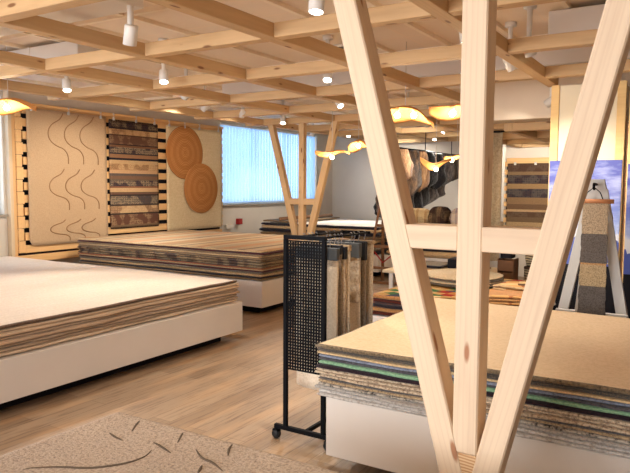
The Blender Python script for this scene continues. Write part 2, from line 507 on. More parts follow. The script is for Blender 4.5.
# ------------------------------------------------------------------ rug sheets in stacks
def rug(name, lb, b_, z, th, mtop, medge=None, seed=0, wav=.006, jit=.012, cell=.07, group=None, cat='rug', base=0, round_=.6, notch=None, rot=0, step=None):
    x0, x1, y0, y1 = b_
    cx, cy = (x0+x1)/2, (y0+y1)/2
    nx = max(4, min(60, int((x1-x0)/cell))); ny = max(4, min(60, int((y1-y0)/cell)))
    bm = bmesh.new()
    def wf(x, y):  # shared by a whole stack: same base seed
        return wav*n1(x*1.7+base, y*1.7, base) + wav*.4*n1(x*6+base, y*6, base+3)
    def P(i, j, inset, zz):
        u, v = i/nx, j/ny
        x = x0+(x1-x0)*u; y = y0+(y1-y0)*v
        jx = jit*n1(seed*3.1, y*2.0, 1) + jit*.25*n1(seed*5.3, y*6, 1); jy = jit*n1(x*2.0, seed*3.1, 5) + jit*.25*n1(x*6, seed*3.7, 5)
        x += jx*(1 if u < .5 else -1)*abs(2*u-1); y += jy*(1 if v < .5 else -1)*abs(2*v-1)
        if i == 0: x += inset
        if i == nx: x -= inset
        if j == 0: y += inset
        if j == ny: y -= inset
        # gently rounded corners
        return Vector((x-cx, y-cy, zz + wf(x, y)))
    top = [[bm.verts.new(P(i, j, th*.8, th)) for j in range(ny+1)] for i in range(nx+1)]
    for i in range(nx):
        for j in range(ny):
            bm.faces.new((top[i][j], top[i+1][j], top[i+1][j+1], top[i][j+1]))
    per = [(i, 0) for i in range(nx)] + [(nx, j) for j in range(ny)] + [(i, ny) for i in range(nx, 0, -1)] + [(0, j) for j in range(ny, 0, -1)]
    rings = [[top[i][j] for i, j in per]]
    for ins, zz in ((.25, .85), (0, .5), (.25, .15), (.8, 0)):
        rings.append([bm.verts.new(P(i, j, th*ins, th*zz)) for i, j in per])
    for a, c_ in zip(rings, rings[1:]):
        for k in range(len(per)):
            k2 = (k+1) % len(per)
            f = bm.faces.new((a[k], c_[k], c_[k2], a[k2])); f.material_index = 1
    bt = [[None]*(ny+1) for _ in range(nx+1)]
    for (i, j), vtx in zip(per, rings[-1]): bt[i][j] = vtx
    for i in range(1, nx):
        for j in range(1, ny): bt[i][j] = bm.verts.new(P(i, j, 0, 0))
    for i in range(nx):
        for j in range(ny):
            f = bm.faces.new((bt[i][j+1], bt[i+1][j+1], bt[i+1][j], bt[i][j])); f.material_index = 1
    o = link(name, bm, [mtop, medge or mtop], None, True)
    o.location = (cx, cy, z)
    if rot: o.rotation_euler.z = rot
    if lb: tag(o, lb, cat, group)
    return o

def rugmat(rgb, rgb2=None, **kw):
    return m_rug('rug_%d_%d_%d' % rgb, srgb(*rgb), srgb(*rgb2) if rgb2 else None, **kw)

def stack(b_, z0, z1, layers, base, seed0, group, jit=.014, wav=.006, off=.012, gap=.0012):
    """layers from bottom to top: (weight, top material, edge material, label)"""
    tot = sum(l[0] for l in layers); z = z0+.007
    H = z1-z0-.007
    for k, (w, mt, me, lb) in enumerate(layers):
        th = H*w/tot
        r = random.Random(seed0+k)
        d = [r.uniform(-off, off) for _ in range(4)]
        rug('rug', lb, (b_[0]+d[0], b_[1]+d[1], b_[2]+d[2], b_[3]+d[3]), z, th-gap, mt, me, seed0+k, wav, jit, base=base, group=group)
        z += th

# right-hand stack
BEIGE = m_rug('beige_loop_rug', srgb(216, 188, 150), srgb(204, 174, 134), 60, .3)
E_ = rugmat
char = E_((70, 66, 62), (110, 98, 84), scale=160); cream = E_((214, 186, 142), (180, 150, 110)); blueg = E_((134, 142, 160), (96, 100, 112))
dgrey = E_((88, 86, 90), (60, 58, 60)); mint = E_((140, 178, 140), (104, 140, 112)); plum = E_((48, 34, 40), (28, 22, 28))
crm2 = E_((206, 186, 158), (110, 86, 70), scale=70); tan = E_((190, 164, 128), (120, 98, 78)); bw = E_((196, 186, 170), (26, 26, 30), scale=45)
lgrey = E_((186, 180, 172), (140, 134, 128)); fluffy = E_((206, 202, 196), (160, 152, 144), scale=50); slate = E_((104, 100, 98), (70, 66, 64))
melange = E_((126, 108, 84), (70, 60, 50), scale=70)
R_ = 'rugs in the stack behind the big pine post'
stack((-1.80, 2.44, 2.95, 4.66), .435, .742, [
    (1.0, fluffy, fluffy, 'lowest fluffy off-white rug lying directly on the right-hand plinth'),
    (1.0, lgrey, fluffy, 'off-white fringed rug second from the bottom of the right-hand stack'),
    (1.1, fluffy, lgrey, 'light grey woolly rug just under the black-and-white flecked one'),
    (.8, bw, bw, 'black-and-white flecked rug low in the right-hand stack'),
    (.9, tan, tan, 'tan rug between the flecked rug and the thin slate grey rug'),
    (.5, slate, slate, 'thin slate grey rug between tan and cream rugs at right'),
    (.9, crm2, crm2, 'cream rug with brown flecks below the striped cream pair'),
    (.8, tan, crm2, 'ribbed cream rug in the middle of the right-hand stack'),
    (.9, crm2, crm2, 'cream flecked rug directly under the dark plum rug'),
    (1.1, plum, plum, 'dark plum-black rug directly under the mint green rug'),
    (1.1, mint, mint, 'mint green rug in the right-hand stack'),
    (.9, dgrey, dgrey, 'dark grey rug lying on the mint green rug'),
    (.8, blueg, blueg, 'blue-grey rug under the cream-edged rug at right'),
    (.7, cream, cream, 'thin cream-yellow rug near the top of the right-hand stack'),
    (1.2, char, char, 'charcoal melange rug directly under the top beige rug at right'),
    (1.2, BEIGE, melange, 'large beige looped rug topping the right-hand stack')], 11, 100, R_, jit=.03, wav=.006, off=.008)

# taupe stack at left
TAUPE = m_rug('taupe_wool_rug', srgb(222, 208, 190), srgb(204, 188, 168), 45, .3, streak=(14, 1, 1))
t1 = E_((220, 198, 170), (204, 180, 150), scale=160, strength=.25); t2 = E_((200, 174, 146), (176, 150, 124), scale=160, strength=.25); t3 = E_((184, 164, 140), (160, 138, 116), scale=160, strength=.25); t4 = E_((120, 98, 80), (84, 66, 54))
stack((-8.08, -4.10, .62, 5.15), .40, .63, [
    (1.2, t1, t1, 'cream-edged rug lying directly on the long left plinth'),
    (1.0, t3, t3, 'grey-brown rug second from bottom of the left taupe stack'),
    (.9, t2, t3, 'dull brown rug third from bottom of the left taupe stack'),
    (1.2, t1, t2, 'warm tan rug in the middle of the left taupe stack'),
    (.9, t3, t3, 'grey taupe rug just above the middle of the left stack'),
    (1.3, t1, t1, 'thick light tan rug under the two dark-edged rugs at left'),
    (.9, t2, t1, 'tan rug directly under the dark brown edge at left'),
    (1.1, TAUPE, t4, 'wide pale taupe rug with dark brown edge topping the left stack')], 23, 200, 'rugs in the long left stack', jit=.03, wav=.0045, off=.010, gap=.003)

# kilim stack
KB = [(0, srgb(196, 176, 146), 0), (.1, srgb(204, 162, 126), 0), (.2, srgb(200, 178, 146), 0), (.3, srgb(146, 132, 118), 0), (.34, srgb(212, 190, 156), 0), (.45, srgb(196, 158, 122), 0),
      (.55, srgb(188, 160, 126), 0), (.66, srgb(216, 192, 156), 0), (.72, srgb(156, 138, 120), 0), (.76, srgb(206, 178, 140), 0), (.88, srgb(194, 150, 118), 0), (.94, srgb(210, 188, 154), 0)]
KTOP = m_bands('striped_kilim', KB, 0, 3.4, dots=False, distort=.03, noisy=.15, rep=2)
KE = m_bands('patterned_edge', [(0, srgb(104, 92, 78), .4), (.12, srgb(84, 76, 68), .4), (.22, srgb(120, 104, 84), .5), (.34, srgb(70, 64, 64), .6), (.46, srgb(106, 92, 76), .3), (.6, srgb(86, 76, 68), .6), (.72, srgb(122, 106, 86), .2), (.86, srgb(76, 70, 68), .5)], 0, 2.3, rep=2, distort=.5)
kr = E_((88, 44, 44), (50, 26, 30)); kb = E_((150, 124, 92), (92, 72, 54)); kc = E_((206, 176, 132), (150, 118, 84)); kn = E_((48, 44, 50), (26, 24, 30)); ko = E_((178, 108, 66), (120, 66, 42)); kg = E_((128, 116, 98), (82, 72, 62))
stack((-8.0, -4.60, 6.235, 8.55), .425, .80, [
    (1, kc, kb, 'brown-edged kilim lying directly on the kilim plinth'),
    (.7, kn, kn, 'near-black thin rug second from bottom of the kilim stack'),
    (1.5, kc, kc, 'thick cream rug low in the kilim stack'),
    (.8, kg, kg, 'grey rug on the thick cream one in the kilim stack'),
    (.8, kr, kr, 'dark red-brown thin rug below the patterned kilims'),
    (.7, kc, kc, 'thin cream rug below the patterned kilims'),
    (.5, ko, ko, 'thin orange-brown rug under the patterned kilims'),
    (1.4, kg, KE, 'lower charcoal patterned kilim in the middle of the stack'),
    (1.4, kg, KE, 'middle charcoal patterned kilim of the stack'),
    (1.2, kg, KE, 'upper charcoal patterned kilim of the stack'),
    (1.0, kb, kb, 'brown kilim lying on the patterned charcoal ones'),
    (.9, kg, kc, 'cream-edged grey kilim near the top of the stack'),
    (.8, kb, kb, 'fine brown kilim third from the top of the stack'),
    (.9, kr, kr, 'dark red kilim directly under the striped top kilim'),
    (.9, KTOP, kc, 'peach, beige and grey striped kilim topping its stack')], 31, 300, 'kilims in the tall stack', jit=.03, wav=.004, off=.014)

# foreground carved rug and the two rugs below it
CARVE = m_rug('carved_beige_rug', srgb(176, 156, 134), srgb(128, 108, 90), 85, .9)
GROOVE = m_plain('carved_groove', srgb(92, 80, 68), .95, .05)
stack((-2.17, -.43, -.12, 1.86), .45, .575, [(1, t1, t1, 'tan rug directly on the bottom-edge plinth'), (1, t3, t3, 'grey taupe rug just below the carved rug at the bottom')], 41, 400, 'rugs under the carved rug', jit=.01)
cr = thing('carved_rug', 'thick beige carved rug with curved grooves at the bottom left edge', 'rug', (-1.3, .9, .58))
pl = rug('pile', None, (-2.178, -.42, -.13, 1.885), .58, .03, CARVE, CARVE, 5, .004, .01, base=41, cell=.035)
adopt(pl, cr)
pl.name = 'pile'
def smoothpts(c, n=4):
    out = []
    P = [Vector(p) for p in c]
    for i in range(len(P)-1):
        p0, p1, p2, p3 = P[max(i-1, 0)], P[i], P[i+1], P[min(i+2, len(P)-1)]
        for k in range(n):
            t = k/n
            out.append(.5*((2*p1)+(-p0+p2)*t+(2*p0-5*p1+4*p2-p3)*t*t+(-p0+3*p1-3*p2+p3)*t**3))
    out.append(P[-1]); return out
FG = [[(-1.988, 1.289), (-1.98, 1.322), (-1.899, 1.383), (-1.801, 1.436), (-1.729, 1.529), (-1.716, 1.607), (-1.741, 1.666)],
      [(-2.01, 1.691), (-1.948, 1.67), (-1.888, 1.662)], [(-2.005, 1.858), (-1.975, 1.803), (-1.927, 1.732)],
      [(-1.792, 1.716), (-1.736, 1.702), (-1.657, 1.679)], [(-1.763, 1.861), (-1.737, 1.817), (-1.698, 1.754)],
      [(-1.602, 1.754), (-1.531, 1.708), (-1.467, 1.695), (-1.396, 1.664)], [(-1.517, 1.869), (-1.497, 1.821), (-1.462, 1.772)],
      [(-1.49, 1.662), (-1.474, 1.634), (-1.459, 1.606)], [(-1.25, 1.68), (-1.2, 1.62), (-1.1, 1.6)], [(-1.6, 1.4), (-1.4, 1.35), (-1.2, 1.45), (-1.0, 1.4)]]
for c in FG:
    pts = smoothpts([(x, y, .6062) for x, y in c]); n = len(pts)
    tube('carved_groove', pts, [.003+.0042*math.sin(PI*i/(n-1)) for i in range(n)], GROOVE, cr, 6)

# ------------------------------------------------------------------ left display wall
dw = thing('slatted_display_wall', 'long wall rack of pine slats over black board, on the left wall', 'display wall', (-8.4, 7.8, .5))
box('back_board', (-8.462, -8.43, 5.53, 10.0, .56, 2.74), DARK, dw)
z = .66; k = 0
while z < 2.68:
    timber('slat', (-8.405, 5.64, z), (-8.405, 10.02+(.02 if k % 2 else 0), z), .045, .112, SLAT, dw, .004)
    z += .182; k += 1
timber('end_board', (-8.42, 5.50, .5), (-8.42, 5.50, 2.76), .05, .05, SLAT, dw, .003)
for k in range(12): box('end_block', (-8.43, -8.375, 5.53, 5.635-.02*(k % 2), .61+k*.1765, .78+k*.1765), SLAT, dw)
timber('base_beam', (-8.38, 5.46, .52), (-8.38, 10.0, .52), .09, .1, SLAT, dw)
timber('top_rail', (-8.36, 5.46, 2.735), (-8.36, 10.02, 2.735), .05, .045, SLAT, dw)

SAND = m_rug('sand_carved_rug', srgb(190, 160, 126), srgb(176, 146, 112), 70, .35)
wr = thing('wall_rug', 'sand-coloured wall rug with three carved wavy lines, hanging left of the dark kilim', 'rug', (-8.35, 6.4, 1.7))
def hang(y0, y1, z0, z1, x, th, mat, parent=None, name='rug_panel', rcorner=.0, bulge=.01):
    """hanging cloth, thin along x, with a little ripple"""
    bm = bmesh.new(); ny, nz = 24, 28
    c = Vector((x, (y0+y1)/2, (z0+z1)/2))
    def P(i, j, s):
        u, v = i/ny, j/nz
        yy = y0+(y1-y0)*u; zz = z0+(z1-z0)*v
        if rcorner:
            for (cy, dy) in ((y0+rcorner, -1), (y1-rcorner, 1)):
                if (yy-cy)*dy > 0 and zz < z0+rcorner:
                    d = Vector(((yy-cy), (zz-z0-rcorner)))
                    m_ = max(abs(d.x), abs(d.y)); 
                    if d.length > 1e-6:
                        d2 = d.normalized()*m_
                        yy = cy+d2.x; zz = z0+rcorner+d2.y
        return Vector((x+s+bulge*n1(yy*2, zz*2, x)*(1-v*.6), yy, zz)) - c
    F = [[bm.verts.new(P(i, j, th)) for j in range(nz+1)] for i in range(ny+1)]
    B = [[bm.verts.new(P(i, j, 0)) for j in range(nz+1)] for i in range(ny+1)]
    for i in range(ny):
        for j in range(nz):
            bm.faces.new((F[i][j], F[i+1][j], F[i+1][j+1], F[i][j+1])); bm.faces.new((B[i][j+1], B[i+1][j+1], B[i+1][j], B[i][j]))
    for i in range(ny):
        for j in (0, nz): bm.faces.new((F[i][j], F[i+1][j], B[i+1][j], B[i][j]))
    for j in range(nz):
        for i in (0, ny): bm.faces.new((F[i][j], F[i][j+1], B[i][j+1], B[i][j]))
    o = link(name, bm, mat, None, True); o.location = c
    if parent is not None: adopt(o, parent)
    return o
hang(5.69, 7.10, .70, 2.69, -8.365, .018, SAND, wr, 'rug_panel', .1, .006)
GL = m_plain('wall_groove', srgb(150, 116, 84), .95, .05)
def grooves(zs):
    base = [(.26, 1.0), (.2, .88), (.06, .76), (0, .62), (.02, .47), (.12, .36), (.26, .29), (.33, .17), (.335, 0)]
    for zt, h in zs:
        for k in range(3):
            pts = smoothpts([(-8.343, 6.03+.28*k+a, zt-h+h*b_) for a, b_ in base])
            tube('carved_groove', pts, 0.0075, GL, wr, 6)
grooves(((2.66, .75), (1.83, .62), (1.06, .32)))
for k in range(3):
    for c in ([(6.25+.3*k, 1.27), (6.35+.3*k, 1.30), (6.5+.3*k, 1.34)],): pass

KW = [(0, srgb(140, 112, 84), 0), (.02, srgb(98, 66, 52), .45), (.12, srgb(66, 52, 46), 0), (.135, srgb(176, 142, 104), .9), (.20, srgb(72, 58, 50), 0), (.215, srgb(66, 66, 66), .5), (.295, srgb(58, 48, 46), 0), (.31, srgb(104, 76, 60), 0), (.335, srgb(190, 154, 112), 0),
      (.375, srgb(128, 84, 60), 0), (.39, srgb(44, 48, 58), .55), (.445, srgb(104, 86, 70), 0), (.455, srgb(118, 88, 68), 0), (.485, srgb(92, 80, 74), 0), (.51, srgb(190, 150, 110), 0), (.54, srgb(170, 132, 92), .7), (.60, srgb(190, 156, 112), 0), (.635, srgb(34, 34, 44), 0), (.655, srgb(148, 108, 76), 0),
      (.69, srgb(58, 54, 56), .0), (.70, srgb(50, 52, 60), .6), (.755, srgb(120, 84, 60), 0), (.775, srgb(40, 38, 44), 0), (.785, srgb(104, 74, 58), .35), (.86, srgb(84, 60, 48), 0), (.875, srgb(184, 146, 102), .8), (.925, srgb(46, 42, 46), 0), (.935, srgb(54, 50, 52), .35), (.95, srgb(42, 42, 52), .5), (.99, srgb(88, 66, 52), 0)]
KILW = m_bands('wall_kilim', KW, 2, 1.76)
kw = thing('wall_kilim', 'dark multicoloured banded kilim hanging between the sand rug and the ivory rug', 'rug', (-8.35, 7.68, 1.75))
hang(7.165, 8.24, .885, 2.645, -8.365, .016, KILW, kw, 'kilim_panel', 0, .006)
FRM = m_plain('fringe', srgb(60, 52, 48), .95, .05)
for z_ in (.883, 2.647):
    bm = bmesh.new()
    boxbm(bm, -8.361, -8.355, 7.17, 8.235, z_-.004, z_+.004)
    for k in range(70):
        y = 7.17+1.065*k/69; boxbm(bm, -8.362, -8.354, y-.003, y+.003, z_-.016, z_+.016)
    link('fringe', bm, FRM, kw)

IV = m_rug('ivory_ribbed_rug', srgb(222, 200, 160), srgb(206, 180, 138), 40, .8, streak=(1, 1, 30))
iv = thing('wall_rug', 'ivory ribbed wool rug hanging behind the two round jute rugs', 'rug', (-8.35, 9.2, 1.7))
hang(8.455, 9.975, .76, 2.67, -8.366, .018, IV, iv, 'rug_panel', 0, .006)
bm = bmesh.new()
for k in range(15):
    z_ = .82+k*.128
    box('scallop', (-8.366, -8.35, 9.976, 10.01, z_, z_+.06), IV, iv)
# round jute rugs
m, nt, b = newmat('jute_coil', .9, .08)
tc = nd(nt, 'ShaderNodeTexCoord'); w = nd(nt, 'ShaderNodeTexWave', wave_type='RINGS', rings_direction='X')
w.inputs['Scale'].default_value = 11; w.inputs['Distortion'].default_value = .6; w.inputs['Detail'].default_value = 1
nt.links.new(tc.outputs['Object'], w.inputs['Vector'])
w2 = nd(nt, 'ShaderNodeTexWave', wave_type='RINGS', rings_direction='X'); w2.inputs['Scale'].default_value = 2.2; w2.inputs['Distortion'].default_value = 1.5
nt.links.new(tc.outputs['Object'], w2.inputs['Vector'])
cc = ramp(nt, w.outputs['Fac'], [(.1, srgb(166, 106, 58)), (.6, srgb(202, 142, 84))])
cc = mixc(nt, ramp(nt, w2.outputs['Fac'], [(.2, (.35, .35, .35, 1)), (.8, (0, 0, 0, 1))]), cc, srgb(160, 100, 54))
nt.links.new(cc, b.inputs['Base Color']); bump(nt, b, w.outputs['Fac'], .5, .01)
JUTE = m
for (y, z_, r, lb, nm) in ((8.90, 2.195, .49, 'upper, larger round jute rug on the ivory rug', 0), (9.325, 1.535, .475, 'lower round jute rug on the ivory rug, overlapping the upper one', 1)):
    bm = bmesh.new()
    M = Matrix.Rotation(PI/2, 4, 'Y')
    lathebm(bm, [(0, .012), (r*.97, .012), (r, .006), (r*.97, 0), (0, 0)], 56, M)
    o = link('round_rug', bm, JUTE, None, True); o.location = (-8.335+.016*nm, y, z_)
    tag(o, lb, 'rug', 'round jute rugs on the wall')
# clips on the rail
CL = m_plain('clip', srgb(190, 186, 180), .4, .5)
clipn = 0
for i, y in enumerate((5.75, 6.38, 6.98, 7.24, 7.72, 8.14, 8.5, 8.9, 9.3, 9.85)):
    bm = bmesh.new()
    tubebm(bm, [(-8.33, y, 2.745), (-8.318, y, 2.72), (-8.32, y, 2.69)], .005, 6)
    lathebm(bm, [(0, 2.735), (.016, 2.735), (.016, 2.752), (0, 2.752)], 10, Matrix.Translation((-8.326, y, 0)))
    boxbm(bm, -8.338, -8.314, y-.014, y+.014, 2.645, 2.69)
    link('rail_clip', bm, CL, dw)
# small lamp arm at near end of rail
# red box and small tin on the sill below the far window
o = box('red_box', (-8.465, -8.38, 10.56, 10.68, .78, .9), m_plain('red_paint', srgb(150, 30, 28), .5, .4)); tag(o, 'small red call-point box on the wall under the far window', 'box')
o = box('socket_box', (-8.465, -8.41, 10.2, 10.42, .70, .79), WALLM); tag(o, 'beige cable box on the wall left of the small red box', 'socket')
# heater below near window
rd = thing('radiator', 'pale grey radiator below the near window at the left edge', 'radiator', (-8.4, 3.4, .2))
bm = bmesh.new()
for k in range(28): boxbm(bm, -8.44, -8.34, 1.75+k*.12, 1.85+k*.12, .3, 1.06, .01)
link('fins', bm, GREYP, rd)
box('top_grille', (-8.45, -8.33, 1.74, 5.12, 1.061, 1.09), GREYP, rd)
box('foot', (-8.44, -8.36, 2.2, 2.28, 0, .3), GREYP, rd); box('foot', (-8.44, -8.36, 4.5, 4.58, 0, .3), GREYP, rd)
# cream post between window and rack
bm = bmesh.new(); boxbm(bm, WX, WX+.09, 5.42, 5.47, 0, 3.02); struct(link('trim_2', bm, m_plain('cream_trim', srgb(206, 182, 150), .6, .2)))

# ------------------------------------------------------------------ mobile sample rack
rk = thing('sample_rack', 'black steel sample rack on castors with perforated end panel', 'rack', (-2.06, 3.5, 0))
X0, X1, YP, ZT = -2.225, -1.925, 3.25, 1.272
for x in (X0+.012, X1-.012): box('upright', (x-.014, x+.014, YP-.012, YP+.012, .075, ZT), BLACK, rk)
for x in (X0+.012, X1-.012): pass
box('top_bar', (X0, X1, YP-.013, YP+.013, ZT, ZT+.026), BLACK, rk); box('top_bar', (-2.19, -1.96, 3.885, 3.905, ZT, ZT+.02), BLACK, rk); box('upright', (-2.08, -2.055, 3.885, 3.91, .09, ZT), BLACK, rk)
box('foot_bar', (X0-.07, X1+.05, YP-.014, YP+.014, .062, .09), BLACK, rk); box('foot_bar', (X0-.05, X1+.05, 3.93, 3.956, .062, .09), BLACK, rk)
box('long_bar', (-2.08, -2.055, YP+.014, 3.93, .064, .088), BLACK, rk)
for x in (-2.17, -1.98): tube('rail', [(x, YP+.012, ZT+.01), (x, 3.89, ZT+.01)], .007, BLACK, rk)
bm = bmesh.new()
px0, px1, pz0, pz1 = X0+.027, X1-.027, .46, 1.262
nxh, nzh = 13, 42
for i in range(nxh+1):
    x = px0+(px1-px0)*i/nxh; boxbm(bm, x-.0046, x+.0046, YP-.004, YP+.004, pz0, pz1)
for j in range(nzh+1):
    z_ = pz0+(pz1-pz0)*j/nzh; boxbm(bm, px0, px1, YP-.0035, YP+.0035, z_-.0044, z_+.0044)
link('perforated_panel', bm, BLACK, rk)
WH = m_plain('castor_rubber', srgb(30, 30, 32), .6, .3)
for x, y in ((X0-.05, YP), (X1+.03, YP), (X0-.03, 3.945), (X1+.03, 3.945)):
    bm = bmesh.new()
    lathebm(bm, [(0, -.016), (.024, -.016), (.029, -.01), (.029, .01), (.024, .016), (0, .016)], 18, Matrix.Translation((x, y-.012, .03)) @ Matrix.Rotation(PI/2, 4, 'X'))
    o = link('castor', bm, WH, rk, True)
    bm = bmesh.new(); boxbm(bm, x-.012, x+.012, y-.035, y+.01, .058, .0625); boxbm(bm, x-.02, x-.0165, y-.03, y+.006, .02, .062); boxbm(bm, x+.0165, x+.02, y-.03, y+.006, .02, .062)
    link('castor_fork', bm, BLACK, o)

def sample(y, x0, x1, z0, th, mat, head, lb, ztop=1.212, hh=.07, curl=0):
    e = thing('rug_sample', lb, 'rug sample', ((x0+x1)/2, y, ztop), 'rug samples hanging on the black rack')
    bm = bmesh.new(); n = 16; ny = 10
    def zz(i, u): return z0 + (ztop-z0)*i/n
    F, B = [], []
    for i in range(n+1):
        t = 1-i/n
        yo = .008*n1(i*.35, y*9)
        rf, rb = [], []
        for k in range(ny+1):
            u = k/ny
            x = x0+(x1-x0)*u + .004*n1(i*.6, y*7, u)
            zc = z0+(ztop-z0)*i/n
            if i == 0: zc += curl*(abs(2*u-1)**3)*.5
            rf.append(bm.verts.new((x-(x0+x1)/2, yo+.006*n1(u*3, y*3, i*.3)-th/2, zc-ztop)))
            rb.append(bm.verts.new((x-(x0+x1)/2, yo+.006*n1(u*3, y*3, i*.3)+th/2, zc-ztop)))
        F.append(rf); B.append(rb)
    for i in range(n):
        for k in range(ny):
            bm.faces.new((F[i][k], F[i][k+1], F[i+1][k+1], F[i+1][k])); bm.faces.new((B[i+1][k], B[i+1][k+1], B[i][k+1], B[i][k]))
        for k in (0, ny): bm.faces.new((F[i][k], F[i+1][k], B[i+1][k], B[i][k]))
    for k in range(ny):
        for i in (0, n): bm.faces.new((F[i][k], F[i][k+1], B[i][k+1], B[i][k]))
    o = link('swatch', bm, mat, None, True); o.location = ((x0+x1)/2, y, ztop); adopt(o, e)
    box('header_strip', (x0-.004, x1+.004, y-th/2-.008, y+th/2+.008, ztop-hh, ztop+.006), head, e, .002)
    for hx in (-2.17, -1.98):
        tube('hook', [(hx, y, ztop+.006), (hx, y, ZT-.02), (hx, y+.012, ZT-.012), (hx, y+.016, ZT+.01), (hx, y+.008, ZT+.024), (hx, y-.01, ZT+.026)], .003, STEEL, e, 6)
hd = m_plain('header_grey', srgb(84, 88, 92), .7, .2); hb = m_plain('header_black', srgb(30, 32, 38), .6, .3); hc = E_((186, 160, 126), (140, 112, 84))
sA = E_((232, 216, 194), (214, 196, 170)); sB = m_rug('mottled_sample', srgb(204, 188, 166), srgb(156, 136, 116), 50, .8); sC = E_((208, 192, 168), (170, 150, 126)); sD = E_((228, 212, 186), (196, 176, 148)); sE = E_((150, 136, 120), (110, 98, 84))
sample(3.39, -2.215, -1.925, .31, .022, sA, hd, 'smooth beige rug sample hanging lowest, right behind the perforated panel', 1.212, .07, .03)
sample(3.445, -2.215, -1.93, .34, .016, sE, hb, 'dark taupe rug sample second behind the perforated panel', 1.225, .05)
sample(3.49, -2.21, -1.925, .36, .024, sC, hb, 'brown-grey rug sample third on the black rack')
sample(3.535, -2.21, -1.92, .33, .016, sD, hc, 'thin cream rug sample just before the mottled one on the black rack', 1.22, .03)
sample(3.66, -2.21, -1.915, .84, .026, sB, hd, 'short mottled grey-brown rug sample with grey header strip', 1.225, .09)
sample(3.70, -2.21, -1.93, .42, .014, sA, hb, 'beige rug sample showing below the short mottled one', 1.21, .04)
sample(3.765, -2.21, -1.925, .45, .02, sE, hb, 'dark grey rug sample with pale tag near the far end of the rack', 1.228, .12)
sample(3.85, -2.21, -1.915, .5, .026, sC, hc, 'thick rough tan rug sample last on the black rack', 1.228, .02)

# ------------------------------------------------------------------ pillar, sky panels and easel
m, nt, b = newmat('sky_print', .35, .4)
v = coords(nt, 'Object', (1.6, 1, 6), False)
f = noisetex(nt, v, 1.4, 5, .6)
tc = nd(nt, 'ShaderNodeTexCoord'); sx = nd(nt, 'ShaderNodeSeparateXYZ'); nt.links.new(tc.outputs['Object'], sx.inputs[0])
mr = nd(nt, 'ShaderNodeMapRange'); mr.inputs[1].default_value = -.32; mr.inputs[2].default_value = .3; nt.links.new(sx.outputs[2], mr.inputs[0])
sk = ramp(nt, mr.outputs[0], [(0, srgb(196, 206, 226)), (.35, srgb(122, 140, 196)), (.7, srgb(82, 92, 168)), (1, srgb(74, 80, 158))])
c = mixc(nt, ramp(nt, f, [(.45, (0, 0, 0, 1)), (.72, (.7, .7, .7, 1))]), sk, srgb(196, 204, 232))
# snowy ridge near the lower middle and blue below
f2 = noisetex(nt, coords(nt, 'Object', (1, 1, .3), False), 7, 4, .6)
ad = nd(nt, 'ShaderNodeMath', operation='MULTIPLY_ADD'); ad.inputs[1].default_value = -.3
ad0 = nd(nt, 'ShaderNodeMath', operation='ADD'); ad0.inputs[1].default_value = .42; nt.links.new(sx.outputs[2], ad0.inputs[0])
nt.links.new(f2, ad.inputs[0]); nt.links.new(ad0.outputs[0], ad.inputs[2])
c = mixc(nt, ramp(nt, ad.outputs[0], [(.0, (.9, .9, .9, 1)), (.07, (.8, .8, .8, 1)), (.1, (0, 0, 0, 1))]), c, srgb(214, 214, 218))
c = mixc(nt, ramp(nt, ad.outputs[0], [(0, (1, 1, 1, 1)), (.003, (0, 0, 0, 1))]), c, srgb(70, 84, 156))
nt.links.new(c, b.inputs['Base Color'])
SKY = m
def column(x0, x1, y0, y1, lb, zs=1.855):
    e = thing('display_column', lb, 'column', ((x0+x1)/2, (y0+y1)/2, 0))
    cz = m_plain('cream_panel', srgb(226, 212, 184), .6, .2, var=.02)
    box('core', (x0+.02, x1-.02, y0+.03, y1, 0, 2.58), cz, e)
    for x in (x0, x1-.075): box('stile', (x, x+.075, y0, y0+.045, 0, 2.585), m_pale, e)
    box('cream_panel', (x0+.076, x1-.076, y0+.012, y0+.029, zs, 2.58), cz, e)
    o = box('sky_picture', (x0+.01, x1-.01, y0-.012, y0-.001, .85, zs), SKY, e, .001); tag(o, 'blue sky and snow picture')
    box('dark_base_board', (x0+.01, x1-.01, y0-.012, y0-.001, .02, .849), DARK, e, .001)
m_pale = m_wood('pale_stile', srgb(232, 196, 136), srgb(190, 140, 84), False)
column(-1.365, -.70, 6.6, 7.1, 'square column clad in cream board and a blue sky picture, behind the white easel')
column(-.62, .1, 6.1, 6.4, 'second sky-picture panel cut off by the right edge of the photo', 1.80)
o = box('dark_gap_strip', (-.68, -.65, 6.58, 6.75, 0, 2.2), BROWNWOOD); tag(o, 'thin dark brown strip standing in for the dark gap between the two sky-picture panels', 'panel')  # dark colour stands for the shade in the gap between the panels

es = thing('easel', 'white-painted A-shaped easel behind the right-hand stack', 'easel', (-.73, 5.35, 0))
ey = 5.3
timber('leg', (-.775, ey+.02, 1.58), (-1.05, ey-.12, 0), .075, .035, GREYP, es, .003, (0, 1, 0))
timber('leg', (-.70, ey+.02, 1.58), (-.40, ey-.12, 0), .075, .035, GREYP, es, .003, (0, 1, 0))
timber('leg', (-.765, ey+.09, 1.55), (-.98, ey+.62, 0), .06, .03, GREYP, es, .003, (0, 1, 0))
timber('leg', (-.71, ey+.09, 1.55), (-.47, ey+.62, 0), .06, .03, GREYP, es, .003, (0, 1, 0))
bm = bmesh.new()
A = [bm.verts.new((x, ey+y, z_)) for y in (0, .05) for x, z_ in ((-.88, 1.36), (-.62, 1.36), (-.69, 1.66), (-.785, 1.66))]
bm.faces.new(A[:4]); bm.faces.new(A[4:][::-1])
for k in range(4): bm.faces.new((A[k], A[4+k], A[4+(k+1) % 4], A[(k+1) % 4]))
link('top_board', bm, GREYP, es)
timber('crossbar', (-.985, ey-.11, .62), (-.84, ey-.11, .62), .03, .075, GREYP, es)
timber('crossbar', (-.63, ey-.11, .62), (-.475, ey-.11, .62), .03, .075, GREYP, es)
